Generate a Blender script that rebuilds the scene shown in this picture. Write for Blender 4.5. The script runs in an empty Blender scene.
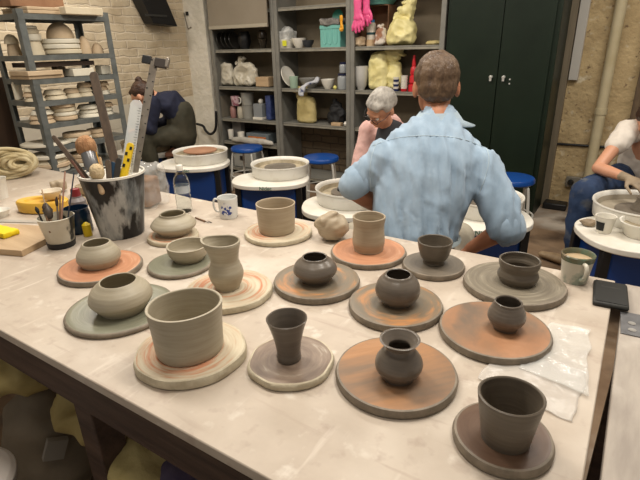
import bpy, bmesh, math, random
from math import sin, cos, pi, radians, atan2, sqrt
from mathutils import Vector, Matrix, noise

# ------------------------------------------------------------------ camera
F = 481.0; PITCH = radians(21.9); ROLL = radians(1.4); YAW = radians(33.2); CZ = 1.47
fw = Vector((-sin(YAW)*cos(PITCH), cos(YAW)*cos(PITCH), -sin(PITCH)))
r0 = Vector((cos(YAW), sin(YAW), 0)); u0 = r0.cross(fw)
RR = r0*cos(ROLL) - u0*sin(ROLL); UU = u0*cos(ROLL) + r0*sin(ROLL)
CP = Vector((0, 0, CZ))
S = bpy.context.scene
COL = S.collection
cam = bpy.data.cameras.new('camera'); camo = bpy.data.objects.new('camera', cam); COL.objects.link(camo)
cam.sensor_fit = 'HORIZONTAL'; cam.sensor_width = 36; cam.lens = F/640*36; cam.clip_start = 0.02
M3 = Matrix((RR, UU, -fw)).transposed()
camo.matrix_world = Matrix.Translation(CP) @ M3.to_4x4()
S.camera = camo
# ------------------------------------------------------------------ light
S.view_settings.view_transform = 'Standard'; S.view_settings.look = 'None'
S.view_settings.gamma = 1; S.view_settings.use_curve_mapping = False
S.view_settings.exposure = 0.0
W = bpy.data.worlds.new('world'); S.world = W; W.use_nodes = True
W.node_tree.nodes['Background'].inputs[0].default_value = (1.0, .93, .84, 1)
W.node_tree.nodes['Background'].inputs[1].default_value = 0.30

def area(name, loc, size, energy, col=(1, .93, .83), rot=(0, 0, 0)):
    l = bpy.data.lights.new(name, 'AREA'); l.shape = 'RECTANGLE'; l.size, l.size_y = size
    l.energy = energy; l.color = col
    o = bpy.data.objects.new(name, l); o.location = loc; o.rotation_euler = rot; COL.objects.link(o); return o
area('ceiling_light_table', (-.2, 1.5, 2.85), (.9, .3), 31)
area('added_fill_near', (-.5, .2, 2.85), (.9, .25), 9)  # added overhead fill to brighten the pot interiors, not a known fitting
area('ceiling_light_left', (-1.8, 1.2, 2.85), (1.3, .25), 34)
area('ceiling_light_wheels', (-2.2, 3.1, 2.85), (1.3, .25), 36)
area('ceiling_light_right', (.5, 3.3, 2.85), (1.3, .25), 36)
area('ceiling_light_far_left', (-3.9, 2.4, 2.85), (.5, .9), 36)

# ------------------------------------------------------------------ helpers
def ray(x, y): return fw + RR*((x-320)/F) - UU*((y-240)/F)
def pz(x, y, h): d = ray(x, y); return CP + d*((h-CZ)/d.z)
def pY(x, y, w): d = ray(x, y); return CP + d*(w/d.y)
def pX(x, y, w): d = ray(x, y); return CP + d*(w/d.x)
def pt(x, y, t): return CP + ray(x, y)*t
def depth(p): return (Vector(p)-CP).dot(fw)
def lin(c):
    c = c/255.0
    return c/12.92 if c <= .04045 else ((c+.055)/1.055)**2.4
def rgb(c): return (lin(c[0]), lin(c[1]), lin(c[2]), 1)

def mat(name, c1, c2=None, scale=8, rough=.6, bump=0, bscale=None, metal=0, detail=5, stretch=(1, 1, 1),
        mode='noise', c3=None, lo=.35, hi=.65, alpha=1, trans=0, ior=1.45, coords='Object', bdist=.01, ringk=12, sheen=0, spec=.5, emit=None):
    m = bpy.data.materials.new(name); m.use_nodes = True
    nt = m.node_tree; N = nt.nodes; L = nt.links; b = N['Principled BSDF']
    b.inputs['Roughness'].default_value = rough; b.inputs['Metallic'].default_value = metal
    b.inputs['Base Color'].default_value = rgb(c1)
    b.inputs['Specular IOR Level'].default_value = spec
    b.inputs['IOR'].default_value = ior
    if alpha < 1: b.inputs['Alpha'].default_value = alpha
    if trans: b.inputs['Transmission Weight'].default_value = trans
    if emit: b.inputs['Emission Color'].default_value = rgb(c1); b.inputs['Emission Strength'].default_value = emit
    if sheen: b.inputs['Sheen Weight'].default_value = sheen
    tc = N.new('ShaderNodeTexCoord'); mp = N.new('ShaderNodeMapping'); mp.inputs['Scale'].default_value = stretch
    L.new(tc.outputs[coords], mp.inputs[0]); vec = mp.outputs[0]
    if mode in ('rings', 'ringsz'):
        sx = N.new('ShaderNodeSeparateXYZ'); L.new(vec, sx.inputs[0])
        if mode == 'rings':
            xy = N.new('ShaderNodeCombineXYZ'); L.new(sx.outputs[0], xy.inputs[0]); L.new(sx.outputs[1], xy.inputs[1])
            ln = N.new('ShaderNodeVectorMath'); ln.operation = 'LENGTH'; L.new(xy.outputs[0], ln.inputs[0])
            k = N.new('ShaderNodeMath'); k.operation = 'MULTIPLY'; k.inputs[1].default_value = ringk; L.new(ln.outputs['Value'], k.inputs[0])
            cb = N.new('ShaderNodeCombineXYZ'); L.new(sx.outputs[0], cb.inputs[0]); L.new(sx.outputs[1], cb.inputs[1]); L.new(k.outputs[0], cb.inputs[2])
            vec = cb.outputs[0]
        else:
            k = N.new('ShaderNodeMath'); k.operation = 'MULTIPLY'; k.inputs[1].default_value = 14; L.new(sx.outputs[2], k.inputs[0])
            cb = N.new('ShaderNodeCombineXYZ'); L.new(sx.outputs[0], cb.inputs[0]); L.new(sx.outputs[1], cb.inputs[1]); L.new(k.outputs[0], cb.inputs[2])
            vec = cb.outputs[0]
    if c2:
        nz = N.new('ShaderNodeTexNoise'); nz.inputs['Scale'].default_value = scale; nz.inputs['Detail'].default_value = detail
        nz.inputs['Roughness'].default_value = .6
        L.new(vec, nz.inputs['Vector'])
        cr = N.new('ShaderNodeValToRGB'); e = cr.color_ramp.elements
        e[0].position = lo; e[0].color = rgb(c1); e[1].position = hi; e[1].color = rgb(c2)
        if c3:
            n = cr.color_ramp.elements.new(min(.99, hi+.12)); n.color = rgb(c3)
        L.new(nz.outputs['Fac'], cr.inputs[0]); L.new(cr.outputs[0], b.inputs['Base Color'])
    if bump:
        nb = N.new('ShaderNodeTexNoise'); nb.inputs['Scale'].default_value = bscale or scale*3; nb.inputs['Detail'].default_value = 6
        L.new(vec, nb.inputs['Vector'])
        bp = N.new('ShaderNodeBump'); bp.inputs['Strength'].default_value = bump; bp.inputs['Distance'].default_value = bdist
        L.new(nb.outputs['Fac'], bp.inputs['Height']); L.new(bp.outputs[0], b.inputs['Normal'])
    return m

def mixmat(m, col, scale, lo, hi, stretch=(1, 1, 1), detail=6):
    """lay a second noise-masked colour over a material's base colour (stains, slip, dirt)"""
    nt = m.node_tree; N = nt.nodes; L = nt.links; b = N['Principled BSDF']
    tc = N.new('ShaderNodeTexCoord'); mp = N.new('ShaderNodeMapping'); mp.inputs['Scale'].default_value = stretch
    mp.inputs['Location'].default_value = (3.3*scale % 5, 1.7, .3)
    L.new(tc.outputs['Object'], mp.inputs[0])
    nz = N.new('ShaderNodeTexNoise'); nz.inputs['Scale'].default_value = scale; nz.inputs['Detail'].default_value = detail
    L.new(mp.outputs[0], nz.inputs['Vector'])
    cr = N.new('ShaderNodeValToRGB'); e = cr.color_ramp.elements
    e[0].position = lo; e[0].color = (0, 0, 0, 1); e[1].position = hi; e[1].color = (1, 1, 1, 1)
    L.new(nz.outputs['Fac'], cr.inputs[0])
    mx = N.new('ShaderNodeMix'); mx.data_type = 'RGBA'
    src = b.inputs['Base Color']
    if src.is_linked: L.new(src.links[0].from_socket, mx.inputs[6])
    else: mx.inputs[6].default_value = src.default_value[:]
    mx.inputs[7].default_value = rgb(col)
    L.new(cr.outputs[0], mx.inputs[0]); L.new(mx.outputs[2], src)
    return m

class MB:
    def __init__(s): s.v = []; s.f = []; s.m = []
    def add(s, vs, fs, mi=0):
        o = len(s.v); s.v += [tuple(v) for v in vs]; s.f += [tuple(i+o for i in f) for f in fs]; s.m += [mi]*len(fs); return s
    def box(s, c, d, rz=0, mi=0, R=None):
        R = R or Matrix.Rotation(rz, 3, 'Z'); c = Vector(c)
        vs = [c + R @ Vector((x*d[0]/2, y*d[1]/2, z*d[2]/2)) for x in (-1, 1) for y in (-1, 1) for z in (-1, 1)]
        return s.add(vs, [(0, 1, 3, 2), (4, 6, 7, 5), (0, 4, 5, 1), (2, 3, 7, 6), (0, 2, 6, 4), (1, 5, 7, 3)], mi)
    def lathe(s, prof, seg=40, c=(0, 0, 0), mi=0, wob=0, seed=0, R=None, shape=None, caps=(1, 1)):
        vs = []; fs = []; c = Vector(c); n = len(prof)
        for (r, z) in prof:
            for k in range(seg):
                a = 2*pi*k/seg; rr = r
                if wob and r > 1e-5: rr += wob*noise.noise(Vector((cos(a)*1.7+seed, sin(a)*1.7, z*9+seed)))
                x, y, zz = rr*cos(a), rr*sin(a), z
                if shape: x, y, zz = shape(x, y, zz, a)
                p = Vector((x, y, zz)); p = R @ p if R else p
                vs.append(c+p)
        for i in range(n-1):
            for k in range(seg):
                k2 = (k+1) % seg
                fs.append((i*seg+k, i*seg+k2, (i+1)*seg+k2, (i+1)*seg+k))
        if caps[0] and prof[0][0] > 1e-4: fs.append(tuple(reversed(range(seg))))
        if caps[1] and prof[-1][0] > 1e-4: fs.append(tuple(range((n-1)*seg, n*seg)))
        return s.add(vs, fs, mi)
    def tube(s, pts, r, seg=10, mi=0, lat=None, cap=True, closed=False):
        pts = [Vector(p) for p in pts]; n = len(pts)
        if not isinstance(r, (list, tuple)): r = [r]*n
        vs = []; rows = []
        T = [(pts[(i+1) % n if closed else min(i+1, n-1)]-pts[i-1 if closed else max(i-1, 0)]).normalized() for i in range(n)]
        ref = Vector(lat) if lat is not None else (Vector((0, 0, 1)) if abs(T[0].z) < .9 else Vector((1, 0, 0))).cross(T[0])
        secs = []
        for i in range(n):
            a = ref - T[i]*ref.dot(T[i]); a.normalize(); ref2 = a; b = T[i].cross(a)
            if lat is None: ref = a
            rr = r[i]; rx, ry = rr if isinstance(rr, (list, tuple)) else (rr, rr)
            secs.append((pts[i], a, b, rx, ry, T[i]))
        if cap and not closed:
            p, a, b, rx, ry, t = secs[0]; e = min(rx, ry)
            secs = [(p-t*e*q, a, b, rx*w, ry*w, t) for q, w in ((.98, .12), (.8, .58), (.45, .88))] + secs
            p, a, b, rx, ry, t = secs[-1]; e = min(rx, ry)
            secs = secs + [(p+t*e*q, a, b, rx*w, ry*w, t) for q, w in ((.45, .88), (.8, .58), (.98, .12))]
        for (p, a, b, rx, ry, t) in secs:
            for k in range(seg):
                q = 2*pi*k/seg; vs.append(p + a*rx*cos(q) + b*ry*sin(q))
        fs = []; m = len(secs)
        for i in range(m if closed else m-1):
            j = (i+1) % m
            for k in range(seg):
                k2 = (k+1) % seg; fs.append((i*seg+k, i*seg+k2, j*seg+k2, j*seg+k))
        if not closed: fs += [tuple(reversed(range(seg))), tuple(range((m-1)*seg, m*seg))]
        return s.add(vs, fs, mi)
    def prism(s, poly, z0, z1, mi=0, f=lambda x, y, z: (x, y, z)):
        n = len(poly); vs = [f(x, y, z0) for x, y in poly]+[f(x, y, z1) for x, y in poly]
        fs = [tuple(reversed(range(n))), tuple(range(n, 2*n))]+[(i, (i+1) % n, n+(i+1) % n, n+i) for i in range(n)]
        return s.add(vs, fs, mi)
    def ball(s, c, r, mi=0, seg=20, R=None, nz=0, nsc=1, seed=0):
        rx, ry, rz = r if isinstance(r, (tuple, list)) else (r, r, r); c = Vector(c)
        vs = []; fs = []; n = max(6, seg//2)
        for i in range(n+1):
            th = pi*i/n
            for k in range(seg):
                a = 2*pi*k/seg
                d = Vector((sin(th)*cos(a), sin(th)*sin(a), -cos(th)))
                g = 1
                if nz: g += nz*noise.fractal(d*nsc+Vector((seed, seed*.7, 0)), .7, 2, 4)
                p = Vector((d.x*rx*g, d.y*ry*g, d.z*rz*g))
                if R: p = R @ p
                vs.append(c+p)
        for i in range(n):
            for k in range(seg):
                k2 = (k+1) % seg; fs.append((i*seg+k, i*seg+k2, (i+1)*seg+k2, (i+1)*seg+k))
        return s.add(vs, fs, mi)
    def build(s, name, mats, parent=None, loc=None, ang=40, bevel=0, rz=0, solid=0):
        me = bpy.data.meshes.new(name); me.from_pydata(s.v, [], s.f)
        if len(me.polygons) == len(s.m):
            for p, i in zip(me.polygons, s.m): p.material_index = i
        me.validate(clean_customdata=False)
        bm = bmesh.new(); bm.from_mesh(me); bmesh.ops.remove_doubles(bm, verts=bm.verts, dist=1e-6)
        if not solid: bmesh.ops.recalc_face_normals(bm, faces=bm.faces)
        bm.to_mesh(me); bm.free()
        if not isinstance(mats, (list, tuple)): mats = [mats]
        for m in mats: me.materials.append(m)
        me.shade_smooth(); me.set_sharp_from_angle(angle=radians(ang))
        o = bpy.data.objects.new(name, me); COL.objects.link(o)
        if loc is not None: o.location = loc
        o.rotation_euler.z = rz
        if parent: o.parent = parent
        if bevel:
            b = o.modifiers.new('bevel', 'BEVEL'); b.width = bevel; b.segments = 2; b.limit_method = 'ANGLE'
        if solid:
            b = o.modifiers.new('thick', 'SOLIDIFY'); b.thickness = solid; b.offset = 0
        return o

def remesh(mb, voxel=.012, smooth=6, disp=None):
    """fuse the shapes in mb into one continuous surface; returns an MB"""
    o = mb.build('tmp', []) if False else mb.build('tmp', [MATS['dummy']])
    m = o.modifiers.new('r', 'REMESH'); m.mode = 'VOXEL'; m.voxel_size = voxel
    k = o.modifiers.new('s', 'SMOOTH'); k.iterations = smooth; k.factor = .5
    dg = bpy.context.evaluated_depsgraph_get(); dg.update()
    me = bpy.data.meshes.new_from_object(o.evaluated_get(dg))
    out = MB(); nv = [v.co.copy() for v in me.vertices]
    if disp:
        nv = [v.co + v.normal*disp(v.co, v.normal) for v in me.vertices]
    out.add(nv, [tuple(p.vertices) for p in me.polygons])
    bpy.data.objects.remove(o); bpy.data.meshes.remove(me)
    return out

def tag(o, label, cat, group=None, kind=None):
    o['label'] = label; o['category'] = cat
    if group: o['group'] = group
    if kind: o['kind'] = kind
    return o
def empty(name, loc, label, cat, group=None, rz=0, kind=None):
    o = bpy.data.objects.new(name, None); COL.objects.link(o); o.location = loc; o.rotation_euler.z = rz
    o.empty_display_size = .05
    return tag(o, label, cat, group, kind)
def struct(o): o['kind'] = 'structure'; return o
def copy_tree(o, parent=None):
    c = o.copy(); COL.objects.link(c); c.parent = parent
    for ch in list(o.children): copy_tree(ch, c)
    return c
def catm(pts, n=6):
    P = [pts[0]]+list(pts)+[pts[-1]]; out = []
    for i in range(1, len(P)-2):
        a, b, c, d = [Vector(p) for p in P[i-1:i+3]]
        for k in range(n):
            t = k/n
            out.append(.5*((2*b)+(c-a)*t+(2*a-5*b+4*c-d)*t*t+(3*b-a-3*c+d)*t**3))
    out.append(Vector(pts[-1])); return out
def catm2(pts, n=6): return [(p.x, p.y) for p in catm([(a, b, 0) for a, b in pts], n)]

MATS = {'dummy': bpy.data.materials.new('dummy')}
# ------------------------------------------------------------------ materials
plain = lambda n, c, r=.5, **k: mat(n, c, rough=r, **k)
m_table = mat('table_board', (180, 166, 150), (196, 183, 167), scale=5, rough=.45, bump=.15, bscale=60, bdist=.002)
mixmat(m_table, (208, 198, 184), 3, .5, .75); mixmat(m_table, (166, 148, 134), 22, .58, .8); mixmat(m_table, (208, 197, 183), 34, .62, .74, (1, .1, 1)); mixmat(m_table, (176, 160, 145), 34, .62, .74, (.1, 1, 1)); mixmat(m_table, (206, 196, 182), 60, .6, .7, (.3, .3, 1))
m_wood_dark = mat('dark_brown_timber', (62, 46, 38), (88, 68, 56), scale=10, stretch=(.3, 3, 3), rough=.65, bump=.3)
m_gtable = mat('grey_table_board', (150, 140, 130), (184, 174, 162), scale=5, stretch=(3, .6, 1), rough=.5, bump=.12, bscale=50, bdist=.002)
mixmat(m_gtable, (196, 188, 178), 9, .55, .8)
m_floor = mat('floor_concrete', (112, 88, 66), (140, 118, 94), scale=2.5, rough=.8, bump=.3, bscale=20)
mixmat(m_floor, (165, 155, 142), 1.6, .55, .68); mixmat(m_floor, (70, 56, 44), 3.1, .55, .75)
def brick_mat(name, c1, c2, mortar, sc, sz, scale_v, bumpd=.012, rough=.75, stain=None):
    m = bpy.data.materials.new(name); m.use_nodes = True; nt = m.node_tree; N = nt.nodes; L = nt.links; b = N['Principled BSDF']
    b.inputs['Roughness'].default_value = rough
    tc = N.new('ShaderNodeTexCoord'); mp = N.new('ShaderNodeMapping')
    L.new(tc.outputs['Object'], mp.inputs[0])
    dn = N.new('ShaderNodeTexNoise'); dn.inputs['Scale'].default_value = 6; L.new(mp.outputs[0], dn.inputs['Vector'])
    ad = N.new('ShaderNodeVectorMath'); ad.operation = 'MULTIPLY_ADD'; ad.inputs[1].default_value = (.05, .05, .05)
    L.new(dn.outputs['Color'], ad.inputs[0]); L.new(mp.outputs[0], ad.inputs[2])
    sw = N.new('ShaderNodeSeparateXYZ'); L.new(ad.outputs[0], sw.inputs[0]); cb = N.new('ShaderNodeCombineXYZ')
    L.new(sw.outputs[scale_v], cb.inputs[0]); L.new(sw.outputs[2], cb.inputs[1])
    br = N.new('ShaderNodeTexBrick'); br.inputs['Scale'].default_value = 1; br.inputs['Brick Width'].default_value = sz[0]; br.inputs['Row Height'].default_value = sz[1]
    br.inputs['Mortar Size'].default_value = sz[2]; br.inputs['Mortar Smooth'].default_value = .6
    br.inputs['Color1'].default_value = rgb(c1); br.inputs['Color2'].default_value = rgb(c2); br.inputs['Mortar'].default_value = rgb(mortar)
    L.new(cb.outputs[0], br.inputs['Vector']); L.new(br.outputs['Color'], b.inputs['Base Color'])
    nz = N.new('ShaderNodeTexNoise'); nz.inputs['Scale'].default_value = 22; nz.inputs['Detail'].default_value = 8; L.new(mp.outputs[0], nz.inputs['Vector'])
    ma = N.new('ShaderNodeMath'); ma.operation = 'SUBTRACT'; L.new(nz.outputs['Fac'], ma.inputs[0]); mm = N.new('ShaderNodeMath'); mm.operation = 'MULTIPLY'; mm.inputs[1].default_value = .5; L.new(br.outputs['Fac'], mm.inputs[0]); L.new(mm.outputs[0], ma.inputs[1])
    bp = N.new('ShaderNodeBump'); bp.inputs['Strength'].default_value = 1; bp.inputs['Distance'].default_value = bumpd
    L.new(ma.outputs[0], bp.inputs['Height']); L.new(bp.outputs[0], b.inputs['Normal'])
    if stain: mixmat(m, stain, 4, .5, .75)
    return m
m_brick = brick_mat('painted_brick', (204, 188, 160), (190, 174, 146), (208, 194, 170), 1, (.24, .08, .010), 1, .008, stain=(168, 150, 122))
m_brick_dim = brick_mat('bare_brick', (126, 110, 88), (110, 96, 78), (92, 80, 66), 1, (.24, .085, .01), 0, .012)
m_block = brick_mat('painted_block', (206, 198, 180), (198, 190, 172), (184, 176, 158), 1, (.5, .24, .006), 1, .004)
m_pier = mat('whitewashed_pier', (206, 200, 184), (220, 214, 200), scale=6, rough=.8, bump=.8, bscale=14, bdist=.02)
m_rough = mat('rough_rendered_wall', (198, 176, 134), (170, 148, 110), scale=5, rough=.9, bump=.8, bscale=24, bdist=.02, c3=(214, 202, 176))
mixmat(m_rough, (120, 100, 76), 26, .62, .70); mixmat(m_rough, (216, 204, 176), 12, .6, .74)
m_ceil = plain('ceiling_paint', (226, 216, 200), .9)
m_steel = mat('galvanised_shelf_steel', (92, 96, 94), (112, 116, 114), scale=14, rough=.45, metal=.2, bump=.1)
m_shelf = mat('grey_shelf_paint', (112, 110, 104), (128, 126, 118), scale=6, rough=.55, bump=.1)
m_shelf_edge = mat('worn_shelf_edge', (150, 146, 132), (128, 124, 112), scale=14, rough=.5)
m_shelf_back = mat('shelf_back_board', (120, 108, 88), (130, 118, 98), scale=3, rough=.7)
m_green = mat('dark_green_paint', (20, 31, 21), (25, 37, 26), scale=3, rough=.42, spec=.3, bump=.08, bscale=8, bdist=.01)
m_clay_l = mat('pale_grey_clay', (162, 152, 131), (174, 165, 145), scale=10, rough=.45, bump=.12, bscale=16, mode='ringsz', bdist=.004)
m_clay_t = mat('tan_grey_clay', (166, 150, 126), (178, 163, 139), scale=10, rough=.45, bump=.12, bscale=16, mode='ringsz', bdist=.004)
m_clay_d = mat('wet_dark_clay', (98, 90, 81), (110, 101, 91), scale=10, rough=.3, bump=.12, bscale=14, mode='ringsz', bdist=.004)
m_clay_b = mat('brown_grey_clay', (94, 85, 74), (106, 97, 84), scale=10, rough=.38, bump=.14, bscale=14, mode='ringsz', bdist=.004)
def batm(name, a, b, c, lo, hi, sc=7, rough=.55, bump=.25, ringk=12):
    return mat(name, a, b, ringk=ringk, scale=sc, rough=rough, bump=bump, bscale=12, mode='rings', lo=lo, hi=hi, c3=c, bdist=.004)
mb_orange = batm('terracotta_slip_on_bat', (172, 120, 88), (188, 134, 100), (204, 164, 134), .35, .58, 6, .6, .1, 8)
mb_wood = mat('orange_clay_stained_wood', (128, 104, 82), (170, 124, 84), scale=11, rough=.5, bump=.12, bscale=60, stretch=(1, .16, 1), lo=.36, hi=.56, c3=(186, 144, 104), bdist=.002)
mixmat(mb_wood, (122, 102, 84), 7, .5, .68)
mb_wood2 = mat('smeared_orange_slip', (140, 112, 88), (168, 122, 88), scale=6, rough=.5, bump=.12, bscale=40, lo=.38, hi=.6, c3=(182, 136, 102), bdist=.002)
mixmat(mb_wood2, (118, 100, 84), 9, .52, .66, (1, .5, 1))
mb_greyor = batm('grey_slip_with_orange_streaks', (120, 110, 94), (132, 114, 92), (184, 130, 82), .40, .49, 5, .42, .12, 5)
mb_green = batm('green_grey_bat', (124, 124, 106), (138, 137, 119), (164, 160, 140), .4, .65, 6, .3, .12)
mb_plaster = batm('plaster_bat', (204, 194, 170), (196, 180, 154), (190, 128, 94), .38, .50, 5, .7, .35)
mb_plgrey = batm('grey_plaster_bat', (118, 109, 94), (136, 127, 110), (168, 160, 142), .4, .6, 8, .6, .6)
mb_grey = batm('wet_grey_bat', (108, 99, 87), (120, 111, 98), (134, 124, 110), .4, .65, 6, .4, .12)
mb_pink = batm('pale_streaked_bat', (124, 106, 92), (146, 128, 112), (196, 186, 170), .4, .56, 7, .45, .5, 5)
mb_brown = batm('brown_wet_wood_bat', (92, 70, 56), (112, 90, 74), (134, 112, 96), .35, .65, 5, .35, .12, 5)
mb_edge = mat('grey_slurry_edge', (112, 102, 88), (140, 128, 112), scale=30, rough=.55, bump=.3, bscale=40, bdist=.004)
mb_edgel = mat('chalky_edge', (176, 164, 140), (204, 194, 170), scale=30, rough=.8, bump=.6, bscale=40, bdist=.006)
m_white = mat('white_enamel', (234, 231, 222), (222, 216, 202), scale=6, rough=.3)
m_pan = mat('splash_pan_plastic', (228, 225, 216), (208, 200, 184), scale=9, rough=.35, lo=.52, hi=.8)
m_pandirt = mat('clay_slurry', (150, 138, 116), (190, 178, 152), scale=12, rough=.5, bump=.5, bscale=20)
m_blue = plain('blue_painted_steel', (20, 62, 132), .4)
m_seat = mat('blue_vinyl', (18, 66, 140), (22, 74, 150), scale=8, rough=.3)
m_black = plain('black_metal', (24, 24, 25), .45)
m_tubew = plain('pale_grey_tube', (206, 204, 196), .35, metal=.1)
m_skin = mat('skin', (196, 142, 112), (206, 152, 122), scale=8, rough=.5)
m_skin_d = mat('tanned_skin', (170, 112, 82), (184, 126, 94), scale=8, rough=.5)
m_muddy = mat('clay_covered_skin', (128, 112, 92), (156, 138, 114), scale=14, rough=.6, bump=.3)
m_shirt = mat('pale_blue_linen', (142, 164, 184), (158, 179, 198), scale=14, rough=.85, bump=.35, bscale=9, stretch=(1, 1, .4), bdist=.015, sheen=.2)
m_shirt2 = mat('pale_blue_linen_collar', (166, 184, 196), (178, 195, 206), scale=14, rough=.85, bump=.3, bscale=20, bdist=.006)
m_hair_br = mat('brown_hair', (72, 54, 40), (104, 82, 60), scale=34, rough=.5, bump=.9, bscale=130, stretch=(1, 1, .3), bdist=.006, detail=8)
m_hair_gr = mat('grey_hair', (148, 142, 134), (190, 184, 174), scale=30, rough=.5, bump=.8, bscale=70, stretch=(1, 1, .4), bdist=.006)
m_hair_dk = mat('dark_brown_hair', (46, 30, 22), (70, 46, 32), scale=30, rough=.5, bump=.8, bscale=70, bdist=.006)
m_navy = mat('navy_jersey', (20, 24, 44), (26, 30, 52), scale=10, rough=.85, bump=.3, bscale=12)
m_olive = mat('olive_cloth', (50, 48, 36), (62, 58, 44), scale=8, rough=.85, bump=.3, bscale=12)
m_jean = mat('denim', (30, 48, 78), (42, 62, 94), scale=12, rough=.8, bump=.2, bscale=60)
mixmat(m_jean, (112, 112, 108), 7, .55, .75)
m_tee = mat('white_jersey', (206, 196, 184), (216, 208, 198), scale=6, rough=.8, bump=.35, bscale=10, bdist=.015)
m_pink = mat('pink_knit', (206, 164, 156), (216, 178, 170), scale=20, rough=.85, bump=.3, bscale=40)
m_vest = mat('charcoal_cloth', (52, 54, 58), (60, 62, 66), scale=10, rough=.85, bump=.2)
m_shoe = mat('tan_leather', (164, 140, 108), (140, 118, 90), scale=20, rough=.6)
m_yel = mat('yellow_plastic_bag', (216, 204, 138), (232, 222, 164), scale=6, rough=.4, bump=.5, bscale=14, bdist=.015)
m_yel2 = mat('dull_yellow_cloth', (176, 160, 104), (192, 176, 124), scale=6, rough=.7, bump=.6, bscale=14, bdist=.02)
m_clear = mat('clear_film', (244, 244, 240), rough=.12, alpha=.26, bump=.6, bscale=18, bdist=.01, spec=.9)
m_film = mat('thin_plastic_film', (232, 226, 218), rough=.22, alpha=.4, bump=.7, bscale=14, bdist=.01, spec=.8)
m_glass = mat('clear_bottle_plastic', (244, 248, 248), rough=.04, trans=1, ior=1.33)
m_teal = plain('teal_plastic', (112, 176, 166), .4)
m_teal2 = plain('dark_teal_plastic', (60, 140, 122), .4)
m_plaster = mat('plaster_mould', (206, 192, 164), (216, 204, 178), scale=12, rough=.85, bump=.3, bscale=30, bdist=.004)
m_plaster2 = mat('warm_plaster_mould', (190, 166, 134), (204, 182, 152), scale=12, rough=.85, bump=.3, bscale=30, bdist=.004)
m_plaster3 = mat('bright_plaster_mould', (216, 208, 188), (224, 218, 200), scale=12, rough=.85, bump=.3, bscale=30, bdist=.004)
m_card = mat('brown_cardboard', (136, 100, 74), (150, 114, 86), scale=10, rough=.85)
m_wood = mat('pale_wood', (178, 150, 116), (192, 166, 132), scale=8, stretch=(.4, 4, 4), rough=.6)
m_woodm = mat('brown_wood', (108, 80, 58), (128, 98, 72), scale=8, stretch=(4, 4, .5), rough=.6)

# ------------------------------------------------------------------ room shell
WY = 4.95; LX = -4.75
def slab(name, x0, x1, y0, y1, z0, z1, m): return struct(MB().box(((x0+x1)/2, (y0+y1)/2, (z0+z1)/2), (x1-x0, y1-y0, z1-z0)).build(name, m))
slab('floor', -5.2, 2.2, -1.2, 5.3, -.1, 0, m_floor)
slab('ceiling', -5.2, 2.2, -1.2, 5.3, 2.95, 3.05, m_ceil)
slab('wall_back', LX, 2.0, WY, WY+.15, 0, 2.95, m_rough)
slab('wall_left', LX-.15, LX, -1.2, WY+.15, .92, 2.95, m_brick)
slab('trim_1', LX-.15, LX+.006, -1.2, WY, 0, .93, m_block)
T1 = bpy.data.objects['trim_1']
# whitewashed pier with a flaring left edge (the springing of an arch)
PYf = 4.43
edge = [(152, -10), (160, 5), (165, 18), (172, 35), (180, 58), (189, 88), (194, 110), (196, 140), (198, 165)]
lp = [pY(x, y, PYf) for x, y in edge]
poly = [(p.x, p.z) for p in lp]; poly = [(poly[0][0]-.25, 2.95)]+poly+[(poly[-1][0], 0), (-4.42, 0), (-4.42, 2.95)]
struct(MB().prism(poly, PYf, WY-.005, f=lambda x, y, z: (x, z, y)).build('wall_pier', m_pier))
bk = MB().box((-2.95, WY-.03, 1.3), (2.9, .05, 2.6)); struct(bk.build('wall_shelf_recess', m_brick_dim))

# ------------------------------------------------------------------ worktable
TZ = .8
tb = empty('work_table', (-1.6, 1.0, 0), 'large worktable with scratched pinkish-beige top holding the wheel-thrown pots', 'table')
MB().box((-.0, 0, TZ-.0125), (3.27, 1.106, .025)).build('table_top', m_table, tb, bevel=.003)
tb.location = (-1.6, 1.002, 0)
MB().box((0, -.52, TZ-.085), (3.2, .03, .12)).build('front_apron', m_wood_dark, tb, bevel=.003)
MB().box((0, .50, TZ-.085), (3.2, .03, .12)).build('back_apron', m_wood_dark, tb, bevel=.003)
for sx in (-1.55, .565, 1.58):
    for sy in (-.49, .49):
        MB().box((sx, sy, (TZ-.05)/2), (.075, .075, TZ-.05)).build('leg', m_wood_dark, tb, bevel=.004)
MB().box((1.08, -.0, .265), (1.0, .90, .03)).build('lower_shelf', m_wood_dark, tb, bevel=.003)
gt = empty('grey_table', (.66, .75, 0), 'greyish board table butted against the right end of the big worktable', 'table')
MB().box((0, 0, TZ-.02), (1.2, 1.62, .03)).build('table_top', m_gtable, gt, bevel=.003)
for sx in (-.55, .55):
    for sy in (-.75, .72): MB().box((sx, sy, (TZ-.04)/2), (.06, .06, TZ-.04)).build('leg', m_wood_dark, gt, bevel=.004)
MB().box((0, .72, TZ-.09), (1.1, .03, .1)).build('apron', m_wood_dark, gt)

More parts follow.
